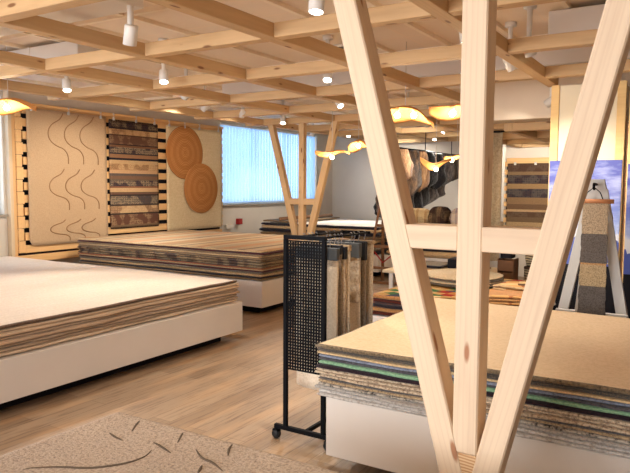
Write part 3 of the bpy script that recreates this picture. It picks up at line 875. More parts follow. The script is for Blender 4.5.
timber('brace', (-.88, ey-.02, 1.02), (-.575, ey-.02, 1.02), .012, .012, STEEL, es)
wh = thing('wall_hanging', 'narrow woven beige and charcoal banded hanging on the white easel', 'wall hanging', (-.725, ey-.06, 1.5), None)
WB = [(0, srgb(150, 128, 104), 0), (.08, srgb(170, 148, 120), 0), (.17, srgb(78, 70, 66), 0), (.31, srgb(168, 146, 116), 0), (.47, srgb(196, 150, 104), 0), (.485, srgb(160, 138, 110), 0), (.49, srgb(84, 78, 74), 0), (.69, srgb(176, 154, 124), 0)]
WB = [(0, srgb(160, 138, 112), 0), (.14, srgb(164, 142, 112), 0), (.26, srgb(104, 96, 90), 0), (.45, srgb(182, 158, 122), 0), (.59, srgb(190, 146, 100), 0), (.605, srgb(104, 96, 90), 0), (.795, srgb(178, 156, 128), 0)]
WM = m_bands('woven_hanging', WB, 2, 1.15, dots=False, noisy=.5)
bm = bmesh.new()
y_ = ey-.075
cx_, cz_ = -.725, .91
n = 40
for s in (0, .014):
    pass
rows = []
for i in range(n+1):
    zq = .335+1.15*i/n; hw = .098+.006*math.sin(i*1.3)*.4+.003*(i % 2) - .012*(i/n)
    rows.append([bm.verts.new((x-0, yy, zq-cz_)) for x, yy in ((-hw, -.007), (hw, -.007), (hw, .007), (-hw, .007))])
for a, c2 in zip(rows, rows[1:]):
    for k in range(4): bm.faces.new((a[k], a[(k+1) % 4], c2[(k+1) % 4], c2[k]))
bm.faces.new(rows[0]); bm.faces.new(rows[-1][::-1])
o = link('woven_cloth', bm, WM); o.location = (cx_, y_-.06, cz_); adopt(o, wh)
tube('rod', [(-.835, y_-.06, 1.495), (-.60, y_-.06, 1.495)], .017, m_wood('rod_wood', srgb(176, 118, 78), srgb(110, 66, 40), False), wh, 12)
tube('hanger_wire', [(-.80, y_-.06, 1.51), (-.785, y_-.06, 1.56), (-.74, y_-.045, 1.60), (-.695, y_-.06, 1.56), (-.675, y_-.06, 1.51)], .004, BLACK, wh, 6)
tube('hook', [(-.742, ey-.002, 1.62), (-.742, y_-.05, 1.625), (-.742, y_-.055, 1.595), (-.742, y_-.03, 1.585)], .010, BLACK, wh, 8)

# ------------------------------------------------------------------ back nook display
nk = thing('slatted_display_wall', 'small slatted pine display under the bulkhead, left edge toothed', 'display wall', (-2.6, 11.5, .5))
box('back_board', (-3.11, -2.0, 11.56, 11.59, .5, 2.0), DARK, nk)
for k in range(11): timber('slat', (-3.14, 11.545, .58+k*.142), (-2.0, 11.545, .58+k*.142), .03, .085, SLAT, nk, .003)
timber('top_rail', (-3.1, 11.52, 2.07), (-2.0, 11.52, 2.07), .05, .07, SLAT, nk)
KN = [(0, srgb(52, 50, 54), .4), (.1, srgb(140, 112, 80), 0), (.16, srgb(44, 48, 58), .3), (.26, srgb(166, 138, 100), 0), (.31, srgb(108, 86, 64), 0), (.37, srgb(88, 68, 52), .2), (.43, srgb(176, 144, 106), 0), (.46, srgb(108, 82, 60), 0), (.52, srgb(132, 104, 74), 0), (.6, srgb(38, 42, 52), .35), (.70, srgb(146, 116, 80), 0), (.76, srgb(36, 38, 48), .35), (.86, srgb(126, 102, 74), 0), (.9, srgb(74, 54, 44), .2)]
kk = thing('wall_kilim', 'brown and navy banded kilim hanging in the back nook beside the sky picture', 'rug', (-2.55, 11.5, 1.4))
bm = bmesh.new(); boxbm(bm, -.52, .52, -.008, .008, -.75, .75, .003)
o = link('kilim_panel', bm, m_bands('nook_kilim', KN, 2, 1.5, dotc=srgb(150, 128, 104), noisy=.45)); o.location = (-2.56, 11.51, 1.26); adopt(o, kk)
for x in (-2.95, -2.6, -2.3):
    box('hanging_clip', (x-.02, x+.02, 11.49, 11.50, 1.98, 2.03), CL, kk)
# beige hanging rug left of nook
hr = thing('hanging_rug', 'plain beige looped rug hanging right behind the big upright post', 'rug', (-2.7, 9, 2.3))
bm = bmesh.new()
n = 20; F = []
for i in range(n+1):
    x = -.22+.44*i/n; yy = .02*math.sin(i*.8)
    F.append([bm.verts.new((x, yy-.01, -.9)), bm.verts.new((x, yy-.01, .9)), bm.verts.new((x, yy+.01, .9)), bm.verts.new((x, yy+.01, -.9))])
for a, c2 in zip(F, F[1:]):
    for k in range(4): bm.faces.new((a[k], a[(k+1) % 4], c2[(k+1) % 4], c2[k]))
bm.faces.new(F[0]); bm.faces.new(F[-1][::-1])
o = link('rug_panel', bm, m_rug('beige_hanging', srgb(198, 176, 140), srgb(170, 146, 110), 40, .7), None, True); o.location = (-2.71, 9, 1.45); adopt(o, hr)
tube('hanging_rail', [(-2.95, 9, 2.365), (-2.4, 9, 2.365)], .014, BLACK, hr)
for x in (-2.9, -2.45): tube('drop_rod', [(x, 9, 2.37), (x, 9, 3.02)], .006, BLACK, hr)

# ------------------------------------------------------------------ stacks by the far window
wt = E_((232, 226, 216), (210, 202, 190)); 
stack((-7.38, -4.87, 9.95, 12.2), .40, .885, [
    (1, kb, kn, 'brown rug lying on the far white plinth'),
    (1, kg, kg, 'grey rug second from bottom of the far white-topped stack'),
    (1, kn, kn, 'black rug low in the far white-topped stack'),
    (1, kb, kc, 'tan-edged brown rug in the middle of the far white-topped stack'),
    (1, kn, kb, 'dark brown rug in the upper half of the far white-topped stack'),
    (1, kg, kn, 'black-edged grey rug under the tan one in the far stack'),
    (.9, kb, kc, 'thin tan rug directly under the white rug by the far window'),
    (.8, wt, kn, 'plain white rug topping the stack by the far window')], 51, 500, 'rugs in the far white-topped stack', jit=.03, wav=.01, off=.03)
ro = thing('rolled_rug_edge', 'brown-edged grey rug folded back on the far white-topped stack', 'rug', (-7.2, 10.6, .91))
rug_ = rug('folded_layer', None, (-7.36, -6.7, 10.0, 11.9), .905, .03, kg, kb, 61, .005, .03); adopt(rug_, ro)
tube('roll', [(-6.95, 10.0, .965), (-6.9, 11.0, .968), (-6.92, 11.9, .965)], .035, m_rug('roll_brown', srgb(150, 112, 84)), ro, 10)
stack((-4.78, -3.22, 10.08, 13.6), .40, .87, [
    (1, kb, kc, 'tan rug at the bottom of the stack below the sheepskins'),
    (1.4, kn, kn, 'black rug in the stack below the sheepskins'),
    (1.2, kg, kb, 'grey-brown rug in the stack below the sheepskins'),
    (1, kc, kc, 'cream-beige rug topping the stack below the sheepskins')], 71, 600, 'rugs below the sheepskins', jit=.03, wav=.006)
# patterned cushions / boxes on it
CU = [m_bands('cushion_a', [(0, srgb(206, 184, 140), .5), (.4, srgb(168, 140, 100), .8), (.7, srgb(206, 186, 146), .5)], 0, .3, rep=2), m_bands('cushion_b', [(0, srgb(44, 38, 38), .2), (.5, srgb(64, 52, 46), .4)], 0, .3, rep=2),
      m_bands('cushion_c', [(0, srgb(150, 146, 156), .6), (.3, srgb(90, 90, 120), .9), (.6, srgb(196, 186, 176), .6)], 0, .3, rep=2), m_bands('cushion_d', [(0, srgb(130, 116, 104), .8), (.5, srgb(190, 176, 156), .8)], 0, .3, rep=2)]
def cushion(x, y, z, w, d, h, mat, lb, rot=0, grp=None, cat='cushion', name='cushion'):
    bm = bmesh.new(); n = 10
    def top(s):
        g = []
        for i in range(n+1):
            r = []
            for j in range(n+1):
                u, v_ = i/n*2-1, j/n*2-1
                t = (max(0, (1-u**4)*(1-v_**4)))**.45
                pin = 1-.06*(1-abs(u))*0
                r.append(bm.verts.new((u*w/2*(1-.05*(1-v_*v_)*abs(u)), v_*d/2*(1-.05*(1-u*u)*abs(v_)), h/2 + s*h/2*t)))
            g.append(r)
        return g
    T = top(1); B = top(-1)
    for i in range(n):
        for j in range(n):
            bm.faces.new((T[i][j], T[i+1][j], T[i+1][j+1], T[i][j+1])); bm.faces.new((B[i][j+1], B[i+1][j+1], B[i+1][j], B[i][j]))
    bmesh.ops.remove_doubles(bm, verts=bm.verts, dist=.0005)
    o = link(name, bm, mat, None, True); o.location = (x, y, z); o.rotation_euler.z = rot
    return tag(o, lb, cat, grp)
cushion(-4.35, 10.55, .875, .44, .34, .34, CU[0], 'cream patterned cushion at left below the sheepskins', .1, 'cushions below the sheepskins')
cushion(-3.96, 10.55, .875, .34, .34, .38, CU[1], 'dark brown cushion between cream and blue-white ones', -.1, 'cushions below the sheepskins')
cushion(-3.60, 10.6, .875, .36, .32, .36, CU[2], 'blue and white patterned cushion below the sheepskins', .1, 'cushions below the sheepskins')
cushion(-3.30, 10.9, .875, .32, .3, .34, CU[3], 'grey flecked cushion at the right end below the sheepskins', 0, 'cushions below the sheepskins')

# ------------------------------------------------------------------ sheepskins on rails
sr = thing('hanging_rail', 'long black rail near the ceiling carrying the sheepskins', 'rail', (-5, 12.5, 2.3))
tube('rail', [(-5, 10.7, 2.30), (-5, 14.2, 2.30)], .03, BLACK, sr, 10)
tube('lower_rail', [(-5.2, 10.8, 1.82), (-5.2, 14.0, 1.82)], .018, BLACK, sr, 8)
for y in (10.9, 12.4, 13.95):
    tube('drop_rod', [(-5, y, 2.3), (-5, y, 3.02)], .008, BLACK, sr, 6)
    tube('bracket', [(-5, y, 2.3), (-5.2, y, 1.82)], .008, BLACK, sr, 6)
def fur(name, c1, c2, c3):
    m, nt, b = newmat(name, .9, .1)
    v = coords(nt, 'Object', (6, 6, 1.6))
    f = noisetex(nt, v, 2.2, 4, .65)
    g = noisetex(nt, coords(nt, 'Object', (40, 40, 7)), 2, 2, .6)
    c = ramp(nt, f, [(.34, c1), (.5, c2), (.68, c3)])
    c = mixc(nt, ramp(nt, g, [(.4, (.5, .5, .5, 1)), (.6, (0, 0, 0, 1))]), c, c1)
    nt.links.new(c, b.inputs['Base Color']); b.inputs['Sheen Weight'].default_value = .3
    bump(nt, b, g, .8, .02); return m
FU = {'tan': fur('tan_sheepskin', srgb(96, 66, 46), srgb(160, 118, 80), srgb(206, 168, 126)), 'brown': fur('brown_sheepskin', srgb(40, 30, 24), srgb(84, 62, 46), srgb(140, 108, 78)),  # tan and brown tones lightened to carry golden light on the tops
      'black': fur('black_sheepskin', srgb(8, 8, 12), srgb(16, 15, 20), srgb(34, 30, 32)), 'grey': fur('grey_sheepskin', srgb(40, 36, 38), srgb(90, 80, 76), srgb(140, 126, 116))}
def skin(x, y, zt, w, h, mat, lb, seed):
    bm = bmesh.new(); nu, nv = 12, 18
    def hw(v_):
        base = .66+.34*math.sin(min(1, v_*1.2)*PI*.6)
        base *= (1-max(0, (v_-.72)/.28)**2.2*.72)
        return w*.46*base*(1+.16*n1(seed*1.7, v_*5))
    G = {}
    for s in (0, 1):
        for i in range(nu+1):
            for j in range(nv+1):
                u = i/nu*2-1; v_ = j/nv
                hy = hw(v_)*u
                th = .045*(1-u*u)**.5 + .004
                xo = .05*n1(seed+u*1.3, v_*2.2, 1)+.05*(1-u*u)
                zz = -h*v_ - .05*h*n1(seed*2.1, u*3)*v_
                G[s, i, j] = bm.verts.new((xo + (th if s else -th*.4) + .012*n1(u*9, v_*14, seed), hy, zz))
    for i in range(nu):
        for j in range(nv):
            bm.faces.new((G[1, i, j], G[1, i+1, j], G[1, i+1, j+1], G[1, i, j+1])); bm.faces.new((G[0, i, j+1], G[0, i+1, j+1], G[0, i+1, j], G[0, i, j]))
    for i in range(nu):
        for j in (0, nv): bm.faces.new((G[0, i, j], G[0, i+1, j], G[1, i+1, j], G[1, i, j]))
    for j in range(nv):
        for i in (0, nu): bm.faces.new((G[0, i, j], G[0, i, j+1], G[1, i, j+1], G[1, i, j]))
    o = link('sheepskin', bm, mat, None, True); o.location = (x, y, zt); o.rotation_euler.z = -.85
    return tag(o, lb, 'sheepskin', 'sheepskins hanging from the black rail')
for i, (y, h, w, k, lb) in enumerate(((10.85, .62, .62, 'tan', 'golden tan sheepskin at the left end of the upper rail'), (11.3, .88, .6, 'brown', 'long brown sheepskin hanging second from the left'),
        (11.72, .78, .6, 'tan', 'mid-brown patchy sheepskin hanging third from the left'), (12.15, .70, .6, 'black', 'short black sheepskin hanging right of the brown ones'),
        (12.6, .74, .62, 'black', 'wide black sheepskin under the flat pendant lamp'), (13.1, .66, .66, 'grey', 'broad grey sheepskin near the right end of the upper rail'), (13.62, .56, .66, 'grey', 'last grey-brown sheepskin at the right end of the upper rail'))):
    skin(-4.98, y+.2, 2.285, w, h, FU[k], lb, i*3.3+1)
for i, (y, z_, h, k, lb) in enumerate(((10.95, 1.775, .86, 'brown', 'dark brown sheepskin at the left of the lower rail'), (11.33, 1.775, .92, 'black', 'black sheepskin hanging low, second from the left'), (11.72, 1.775, .9, 'black', 'black sheepskin hanging low in the middle'),
        (12.12, 1.775, .66, 'black', 'black sheepskin hanging low, left of the silver-grey one'), (12.55, 1.775, .58, 'grey', 'silver-grey sheepskin hanging low on the right'), (13.0, 1.775, .46, 'grey', 'smallest grey sheepskin at the right of the lower rail'))):
    skin(-5.2, y+.3, z_+.04, .68, h*1.04, FU[k], lb, i*5.1+20)

tube('lowest_rail', [(-5.36, 11.0, 1.47), (-5.36, 13.2, 1.47)], .015, BLACK, sr, 8)
for i, (y, h, k, lb) in enumerate(((11.5, .52, 'black', 'black sheepskin reaching lowest on the left, just above the cushions'), (11.95, .5, 'black', 'black sheepskin reaching lowest in the middle, above the dark cushion'), (12.4, .42, 'grey', 'dark grey sheepskin reaching lowest on the right'))):
    skin(-5.36, y, 1.465, .7, h, FU[k], lb, i*4.7+60)

# ------------------------------------------------------------------ wooden stand with red strap
st = thing('wooden_stand', 'brown wooden folding stand with a red strap, behind the rug samples', 'stand', (-4.4, 9.45, 0))
timber('leg', (-4.48, 9.25, 1.32), (-4.66, 9.1, 0), .05, .03, BROWNWOOD, st); timber('leg', (-4.12, 9.25, 1.32), (-4.02, 9.1, 0), .05, .03, BROWNWOOD, st)
timber('leg', (-4.46, 9.32, 1.3), (-4.66, 9.75, 0), .05, .03, BROWNWOOD, st); timber('leg', (-4.14, 9.32, 1.3), (-4.02, 9.75, 0), .05, .03, BROWNWOOD, st)
for z_ in (.05, .28, .62, .95): timber('rung', (-4.64+.13*z_, 9.115+.11*z_, z_+.02), (-4.03-.06*z_, 9.115+.11*z_, z_+.02), .025, .045, BROWNWOOD, st)
tube('red_strap', [(-4.5, 9.10, .56), (-4.33, 9.06, .40), (-4.12, 9.10, .58)], .012, m_plain('red_strap', srgb(150, 34, 30), .6, .2), st, 6)

# ------------------------------------------------------------------ middle group
def patch(name, seed, cols, sc_=4.0):
    m, nt, b = newmat(name, .95, .05)
    v = coords(nt, 'Object', (1, 1, 1), False, (0, 0, .5+seed))
    vo = nd(nt, 'ShaderNodeTexVoronoi', distance='CHEBYCHEV'); vo.inputs['Scale'].default_value = sc_; vo.inputs['Randomness'].default_value = .3
    nt.links.new(v, vo.inputs['Vector'])
    sp = nd(nt, 'ShaderNodeSeparateColor'); nt.links.new(vo.outputs['Color'], sp.inputs[0])
    col = ramp(nt, sp.outputs[0], [(i/len(cols), c) for i, c in enumerate(cols)], 'CONSTANT')
    nt.links.new(col, b.inputs['Base Color']); bump(nt, b, noisetex(nt, v, 60), .4, .006); return m
PA = patch('patchwork_wool', 0, [srgb(186, 150, 96), srgb(150, 54, 44), srgb(66, 104, 70), srgb(196, 172, 128), srgb(176, 120, 66), srgb(60, 66, 84), srgb(196, 164, 110)], 8)
PB = patch('orange_patchwork', .6, [srgb(196, 148, 94), srgb(206, 176, 128), srgb(156, 100, 66), srgb(92, 70, 56), srgb(208, 180, 134)], 7)
oj = E_((190, 140, 88), (136, 92, 56)); dr = E_((100, 48, 36), (58, 30, 26))
stack((-3.02, -1.28, 5.93, 7.9), .25, .47, [
    (1, dr, dr, 'dark red-brown rug at the bottom of the patchwork stack'),
    (1, kb, oj, 'brown rug second in the patchwork stack'),
    (.8, dr, kn, 'dark maroon rug in the middle of the patchwork stack'),
    (.8, kb, dr, 'dark-edged brown rug under the patchwork rug'),
    (.9, PA, oj, 'red, green and ochre patchwork rug topping the middle stack')], 81, 700, 'rugs in the patchwork stack', jit=.03, wav=.01, off=.03)
CRM = m_rug('cream_round', srgb(208, 188, 154), srgb(176, 154, 120), 50, .6)
for k in range(4):
    bm = bmesh.new(); r = .46+.012*math.sin(k*2.2); h = .017
    M = Matrix.Translation((0, 0, 0))
    lathebm(bm, [(0, 0), (r*.985, 0), (r, h*.5), (r*.985, h), (0, h)], 48, M)
    for v_ in bm.verts: v_.co.z += .004*n1(v_.co.x*3, v_.co.y*3, 9)
    o = link('round_rug', bm, [CRM, ], None, True); o.location = (-2.41+.012*(-1)**k, 7.22+.01*(-1)**(k//2), .49+k*.026)
    if k % 2 == 0: o.data.materials[0] = kg
    if k == 3: o.data.materials[0] = CRM
    tag(o, ['lowest grey round rug under the cream round rugs', 'cream round rug second from bottom in the middle stack', 'grey round rug just below the top cream round rug', 'cream speckled round rug topping the round stack in the middle'][k], 'rug', 'round rugs in the middle')
# folded bright rugs to the right of the round ones
def folded(x, y, z, w, d, n, mats, lb, rot=0, th=.03):
    e = thing('folded_rug', lb, 'rug', (x, y, z)); 
    for k in range(n):
        o = rug('fold', None, (x-w/2, x+w/2, y-d/2, y+d/2), z+k*th, th*.94, mats[k % len(mats)], mats[(k+1) % len(mats)], int(x*97+k), .012, .03, base=int(y*10)); o.rotation_euler.z = rot; adopt(o, e)
    return e
folded(-1.68, 6.2, .485, .55, .42, 3, [oj, PB], 'orange-brown folded rug lying nearest the big upright post', .25)
folded(-1.62, 6.85, .485, .5, .45, 3, [PB, kc], 'peach folded rug behind the orange-brown one', -.2)
folded(-2.15, 6.15, .485, .5, .4, 2, [PB, PA], 'small red-orange folded rug in front of the round rugs', .3, .02)
cushion(-1.32, 6.15, .485, .3, .26, .1, wt, 'small white cushion at the right end of the patchwork stack', .2)
# beige low table behind with rug, black box
tb = thing('low_table', 'low cream table behind the round rugs carrying an orange-edged rug', 'table', (-3.2, 8.5, 0))
box('table_top', (-3.9, -2.35, 8.15, 9.3, .38, .42), m_plain('cream_top', srgb(216, 198, 166), .5, .3), tb)
for x in (-3.8, -2.5):
    for y in (8.25, 9.2): box('leg', (x-.03, x+.03, y-.03, y+.03, 0, .38), WHITEP, tb)
rug('rug', 'cream rug with orange edge on the low table behind the round rugs', (-3.7, -2.6, 8.2, 9.0), .425, .04, kc, oj, 91, .004, .02)
rug('rug', 'dark-edged grey rug lying on the cream rug on the low table', (-3.6, -3.1, 8.3, 8.9), .475, .03, kg, kn, 92, .004, .02)
o = box('black_box', (-3.05, -2.7, 8.45, 8.9, .472, .60), DARK); tag(o, 'low black box standing on the low cream table', 'box')
# crate, baskets
bk = thing('wooden_crate', 'small brown plank crate beside the baskets behind the post', 'crate', (-2.2, 8.5, 0))
for k in range(4): box('plank', (-2.32, -2.14, 8.36, 8.375, .02+k*.16, .16+k*.16), BROWNWOOD, bk)
for k in range(4): box('plank', (-2.32, -2.14, 8.6, 8.615, .02+k*.16, .16+k*.16), BROWNWOOD, bk)
for x in (-2.335, -2.139): box('side_panel', (x, x+.014, 8.36, 8.615, 0, .66), BROWNWOOD, bk)
o = box('black_box', (-2.31, -2.16, 8.39, 8.58, .665, .76), DARK); tag(o, 'black box standing on the brown plank crate', 'box')
m, nt, b = newmat('basket_weave', .8, .1)
v = coords(nt, 'Object', (1, 1, 1)); ck = nd(nt, 'ShaderNodeTexWave'); ck.bands_direction = 'Z'; ck.inputs['Scale'].default_value = 9; ck.inputs['Distortion'].default_value = 3
nt.links.new(v, ck.inputs['Vector'])
nt.links.new(ramp(nt, ck.outputs['Fac'], [(.2, srgb(84, 66, 54)), (.5, srgb(196, 176, 140))]), b.inputs['Base Color']); bump(nt, b, ck.outputs['Fac'], .6, .01)
BAS = m
def basket(x, y, z, r, h, lb):
    e = thing('basket', lb, 'basket', (x, y, z))
    bm = bmesh.new(); lathebm(bm, [(0, 0), (r*.85, 0), (r, h*.5), (r*.96, h), (r*.92, h), (r*.94, h*.5), (r*.8, .02), (0, .02)], 28)
    o = link('basket_body', bm, BAS, None, True); o.location = (x, y, z); adopt(o, e)
    bm = bmesh.new(); n = 28
    lathebm(bm, [(r*.9, h-.012), (r*1.02, h-.012), (r*1.02, h+.012), (r*.9, h+.012), (r*.9, h-.012)], n)
    o = link('rim', bm, m_plain('basket_rim', srgb(90, 70, 56), .8, .1), None, True); o.location = (x, y, z); adopt(o, e)
sh = thing('low_bench', 'low pale bench under the woven baskets', 'bench', (-1.75, 8.7, 0))
box('bench_top', (-2.1, -1.3, 8.45, 9.0, .3, .33), WHITEP, sh)
for x in (-2.05, -1.35): box('bench_leg', (x-.02, x+.02, 8.48, 8.96, 0, .3), WHITEP, sh)
basket(-1.92, 8.66, .332, .14, .2, 'lower front woven basket with dark bands on the low bench')
basket(-1.92, 8.66, .56, .13, .2, 'woven basket stacked on the lower front basket')
basket(-1.55, 8.75, .332, .15, .3, 'taller woven basket on the low bench, right of the stacked pair')

# ------------------------------------------------------------------ pendant lamps: curved veneer leaves
VEN = m_wood('veneer', srgb(222, 158, 92), srgb(170, 104, 56), False)
def pendant(x, y, z, L, W, lift, rot, lb, nb=1, pw=18, tilt=0, roll=-.3):
    e = thing('pendant_lamp', lb, 'lamp', (x, y, z), 'curved veneer pendant lamps')
    bm = bmesh.new(); n, mm = 20, 8; G = {}
    for s in (0, 1):
        for i in range(n+1):
            u = i/n*2-1
            hw = W/2*(1-u*u)**.75*(1-.3*u) + .008
            zc = lift*math.cos(u*PI*.75)*.8 + .02*math.sin(u*PI*1.1) + tilt*u
            for j in range(mm+1):
                v_ = j/mm*2-1
                G[s, i, j] = bm.verts.new((u*L/2, v_*hw, zc - .25*W*(v_*v_)*(1-abs(u)*.5) + (.004 if s else 0) + .02*u*v_))
    for i in range(n):
        for j in range(mm):
            bm.faces.new((G[1, i, j], G[1, i+1, j], G[1, i+1, j+1], G[1, i, j+1])); bm.faces.new((G[0, i, j+1], G[0, i+1, j+1], G[0, i+1, j], G[0, i, j]))
    for i in range(n):
        for j in (0, mm): bm.faces.new((G[0, i, j], G[0, i+1, j], G[1, i+1, j], G[1, i, j]))
    for j in range(mm):
        for i in (0, n): bm.faces.new((G[0, i, j], G[0, i, j+1], G[1, i, j+1], G[1, i, j]))
    o = link('veneer_shade', bm, VEN, None, True); o.location = (x, y, z); o.rotation_euler = (roll, 0, rot); adopt(o, e)
    zc = z+lift*.8
    tube('cord', [(x, y, zc+.005), (x, y, 3.02)], .004, m_plain('cord', srgb(200, 190, 176), .6, .2), e, 6)
    for k in range(nb):
        d = (k-(nb-1)/2)*.16
        bx, by = x+d*math.cos(rot)+.035*math.sin(rot), y+d*math.sin(rot)-.035*math.cos(rot); bz = z+lift*.8-.085
        bm = bmesh.new(); bmesh.ops.create_uvsphere(bm, u_segments=14, v_segments=8, radius=.03)
        o = link('bulb', bm, BULB, None, True); o.location = (bx, by, bz); adopt(o, e)
        bm = bmesh.new(); lathebm(bm, [(0, .025), (.017, .025), (.017, .07), (0, .07)], 12)
        o = link('bulb_socket', bm, WHITEM, None, True); o.location = (bx, by, bz); adopt(o, e)
        l = bpy.data.lights.new('bulb_light', 'POINT'); l.energy = pw; l.color = (1, .78, .52); l.shadow_soft_size = .035
        lo = bpy.data.objects.new('bulb_light', l); COL.objects.link(lo); lo.location = (bx, by, bz-.045)
pendant(-6.20, 4.02, 2.425, .62, .30, .05, .5, 'golden curved veneer pendant lamp at the left edge of the photo', 1, 12)
pendant(-2.62, 5.95, 2.32, .56, .34, .08, .5, 'two-bulb curved veneer pendant lamp right of the slanting post', 2, 6, -.05)
pendant(-2.05, 5.95, 2.37, .60, .3, .0, .45, 'curved veneer pendant lamp partly behind the big upright post', 2, 6, .03)
pendant(-4.65, 8.0, 2.09, .5, .16, .0, .55, 'flat veneer pendant lamp in front of the far grey wall', 1, 10)
pendant(-4.3, 8.15, 2.20, .30, .34, .06, .4, 'rounded veneer pendant lamp touching the slanting post in the photo', 1, 10)
pendant(-3.46, 9.0, 1.98, .46, .24, -.06, .5, 'orange bowl-like veneer pendant lamp in front of the sheepskins', 1, 8)
pendant(-3.35, 9.6, 2.06, .4, .16, .03, .4, 'small veneer pendant lamp right of the sheepskins', 2, 7)

# ------------------------------------------------------------------ ceiling spotlights
SPOTW = 40
def spot(x, y, z, d, lb, on=True, pw=None, r=.045, L=.13):
    e = thing('ceiling_spotlight', lb, 'spotlight', (x, y, z), 'white ceiling spotlights')
    d = Vector(d).normalized(); p = Vector((x, y, z))
    M = align(p, d)
    bm = bmesh.new(); lathebm(bm, [(0, L), (r*.94, L), (r, L-.01), (r, 0), (r*.88, 0), (r*.88, .014), (r*.0, .0141)], 24, M)
    link('spot_body', bm, WHITEM, e, True)
    bm = bmesh.new(); lathebm(bm, [(0, .003), (r*.86, .003), (r*.86, .012), (0, .012)], 24, M)
    link('lens', bm, LENS if on else LENSOFF, e, True)
    q = p - d*L*.5
    tube('stem', [q, (q.x, q.y, 3.0)], .021, WHITEM, e, 8)
    bm = bmesh.new(); lathebm(bm, [(0, 2.985), (.05, 2.985), (.05, 3.019), (0, 3.019)], 20, Matrix.Translation((q.x, q.y, 0)))
    link('mounting_plate', bm, WHITEM, e, True)
    if on:
        l = bpy.data.lights.new('spot_light', 'SPOT'); l.energy = pw or SPOTW; l.color = (1, .93, .82); l.spot_size = 1.5; l.spot_blend = .7; l.shadow_soft_size = .035
        lo = bpy.data.objects.new('spot_light', l); COL.objects.link(lo)
        lo.matrix_world = align(p + d*.012, d)
SP = [
 ((-1.93, 3.13, 2.57), (.05, -.2, -1), 'large lit white spotlight at the top of the photo, left of the slanting post', 1, 95),
 ((-3.35, 3.06, 2.53), (-.35, .15, -1), 'unlit tilted white spotlight on a long stem at upper left', 0, 0),
 ((-5.85, 4.47, 2.59), (0.4, -0.25, -1), 'lit white spotlight above the left end of the sand wall rug', 1, 90),
 ((-4.6, 4.63, 2.60), (0.35, -0.35, -1), 'lit white spotlight above the middle left, before the dark kilim', 1, 70),
 ((-5.25, 5.6, 2.61), (-1, .2, -.8), 'white spotlight turned towards the dark wall kilim', 1, 110),
 ((-3.15, 5.32, 2.60), (0.25, -0.5, -1), 'lit white spotlight just left of the slanting post', 1, 70),
 ((-4.05, 7.18, 2.61), (0.8, -0.4, -1), 'lit tilted spotlight above the perforated rack in the distance', 1, 70),
 ((-5.90, 7.5, 2.61), (-1, .6, -.8), 'white spotlight turned towards the round jute rugs', 1, 120),
 ((-5.92, 8.6, 2.60), (0.3, -0.5, -1), 'lit spotlight right beside the smaller V-shaped post', 1, 50),
 ((-5.9, 6.65, 2.62), (-1, -.1, -.75), 'white spotlight turned towards the wall left of the kilim', 1, 110),
 ((-6.3, 11.5, 2.6), (0.3, -0.4, -1), 'small far spotlight near the corner of the far window', 1, 130),
 ((-1.57, 7.35, 2.50), (-.9, .2, -.55), 'lit spotlight shining sideways along the white bulkhead', 1, 8),
 ((-1.25, 5.25, 2.63), (.2, .5, -1), 'white spotlight tucked behind the beam near the pillar', 1, 60),
 ((-4.3, 11.5, 2.6), (-0.4, -0.5, -1), 'lit spotlight above the sheepskins', 1, 90),
 ((-3.84, 8.85, 2.60), (0.6, -0.6, -1), 'spotlight behind the two-bulb pendant lamp', 1, 60),
 ((-4.1, 10.2, 2.62), (-.7, .9, -.5), 'added spotlight brightening the left sheepskins', 1, 60),  # added lamp, brightens the skins from the camera side
 ((-3.9, 11.6, 2.62), (-.8, .8, -.6), 'added spotlight brightening the right sheepskins', 1, 35),  # second lamp added for the skins
 ((-1.7, 9.9, 2.24), (-.4, 1, -.35), 'added spotlight under the low lattice turned to the nook kilim', 1, 130),  # lamp added to lift the dark nook and its lattice
 ((-5.9, 12.8, 2.60), (-.2, 1, -.6), 'added spotlight turned onto the far grey wall, left one', 1, 90),  # fill lamp added because the far wall was too dark
 ((-3.9, 13.3, 2.60), (.1, 1, -.6), 'added spotlight turned onto the far grey wall, right one', 1, 90),  # another added fill for the far wall
 ((-7.0, 11.2, 2.62), (-1, .1, -1.6), 'added spotlight in front of the far window, lighting the wall below it', 1, 60),  # added fill for the wall under the window
 ((-5.0, 12.9, 2.58), (0.2, -0.5, -1), 'farthest spotlight above the sheepskin rail', 1, 130),
 ((-1.52, 4.5, 2.62), (.1, .1, -1), 'added spotlight above the big beige stack, hidden by the upright post', 1, 60),  # added fill lamp, kept out of sight behind the post
 ((.9, 3.6, 2.62), (-.2, .1, -1), 'spotlight above the right end of the big beige stack', 1, 25),
 ((-1.52, 5.75, 2.62), (.4, .5, -1), 'added spotlight aimed at the cream board of the pillar', 1, 60),  # lamp added to put light on the pillar
]
for p, d, lb, on, pw in SP: spot(*p, d, lb, bool(on), (pw or 0)*1.3 or None)

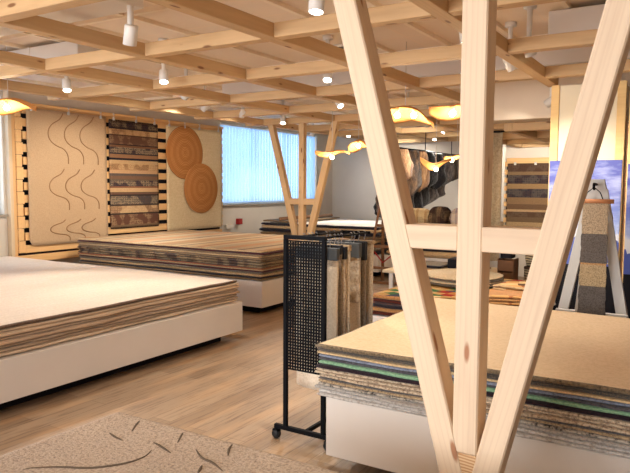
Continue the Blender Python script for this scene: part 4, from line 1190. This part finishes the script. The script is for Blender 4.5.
# ------------------------------------------------------------------ daylight
def area(name, loc, rot, sx_, sy_, e, c):
    l = bpy.data.lights.new(name, 'AREA'); l.shape = 'RECTANGLE'; l.size = sx_; l.size_y = sy_; l.energy = e; l.color = c
    o = bpy.data.objects.new(name, l); COL.objects.link(o); o.location = loc; o.rotation_euler = rot
    return o
for w, e in ((W1, 60), (W2, 80)):
    area('window_daylight', (WX-.35, (w[0]+w[1])/2, (w[2]+w[3])/2), (0, -PI/2, 0), w[3]-w[2]+.3, w[1]-w[0]+.3, e, (.88, .95, 1))
area('added_front_daylight', ((W3[0]+W3[1])/2, -3.75, (W3[2]+W3[3])/2), (PI/2, 0, 0), W3[1]-W3[0], W3[3]-W3[2], 500, (.98, .98, 1))  # added light through the unseen window, brightens front faces
wd = bpy.data.worlds.new('daylight'); S.world = wd; wd.use_nodes = True
wd.node_tree.nodes['Background'].inputs[0].default_value = (.75, .86, 1, 1)
wd.node_tree.nodes['Background'].inputs[1].default_value = 1.2

# ------------------------------------------------------------------ camera
cam = bpy.data.cameras.new('camera'); co = bpy.data.objects.new('camera', cam); COL.objects.link(co); S.camera = co
cam.sensor_width = 36; cam.lens = 639.3/630*36; cam.clip_start = .05
yaw, pit, rol = .5523, .0794, .0055
cy_, sy_ = math.cos(yaw), math.sin(yaw)
Rz = Matrix(((cy_, sy_, 0), (-sy_, cy_, 0), (0, 0, 1)))
Bm = Matrix(((1, 0, 0), (0, 0, -1), (0, 1, 0)))
cp, sp_ = math.cos(pit), math.sin(pit)
Rx = Matrix(((1, 0, 0), (0, cp, -sp_), (0, sp_, cp)))
cr_, sr_ = math.cos(rol), math.sin(rol)
Rr = Matrix(((cr_, -sr_, 0), (sr_, cr_, 0), (0, 0, 1)))
MM = Rr @ Rx @ Bm @ Rz
mw = Matrix((MM[0], -MM[1], -MM[2])).transposed().to_4x4()
mw.translation = (0, 0, 1.6)
co.matrix_world = mw

S.view_settings.view_transform = 'Standard'; S.view_settings.look = 'None'
S.view_settings.gamma = 1; S.view_settings.use_curve_mapping = False
S.view_settings.exposure = 0.25
S.cycles.max_bounces = 10; S.cycles.diffuse_bounces = 7
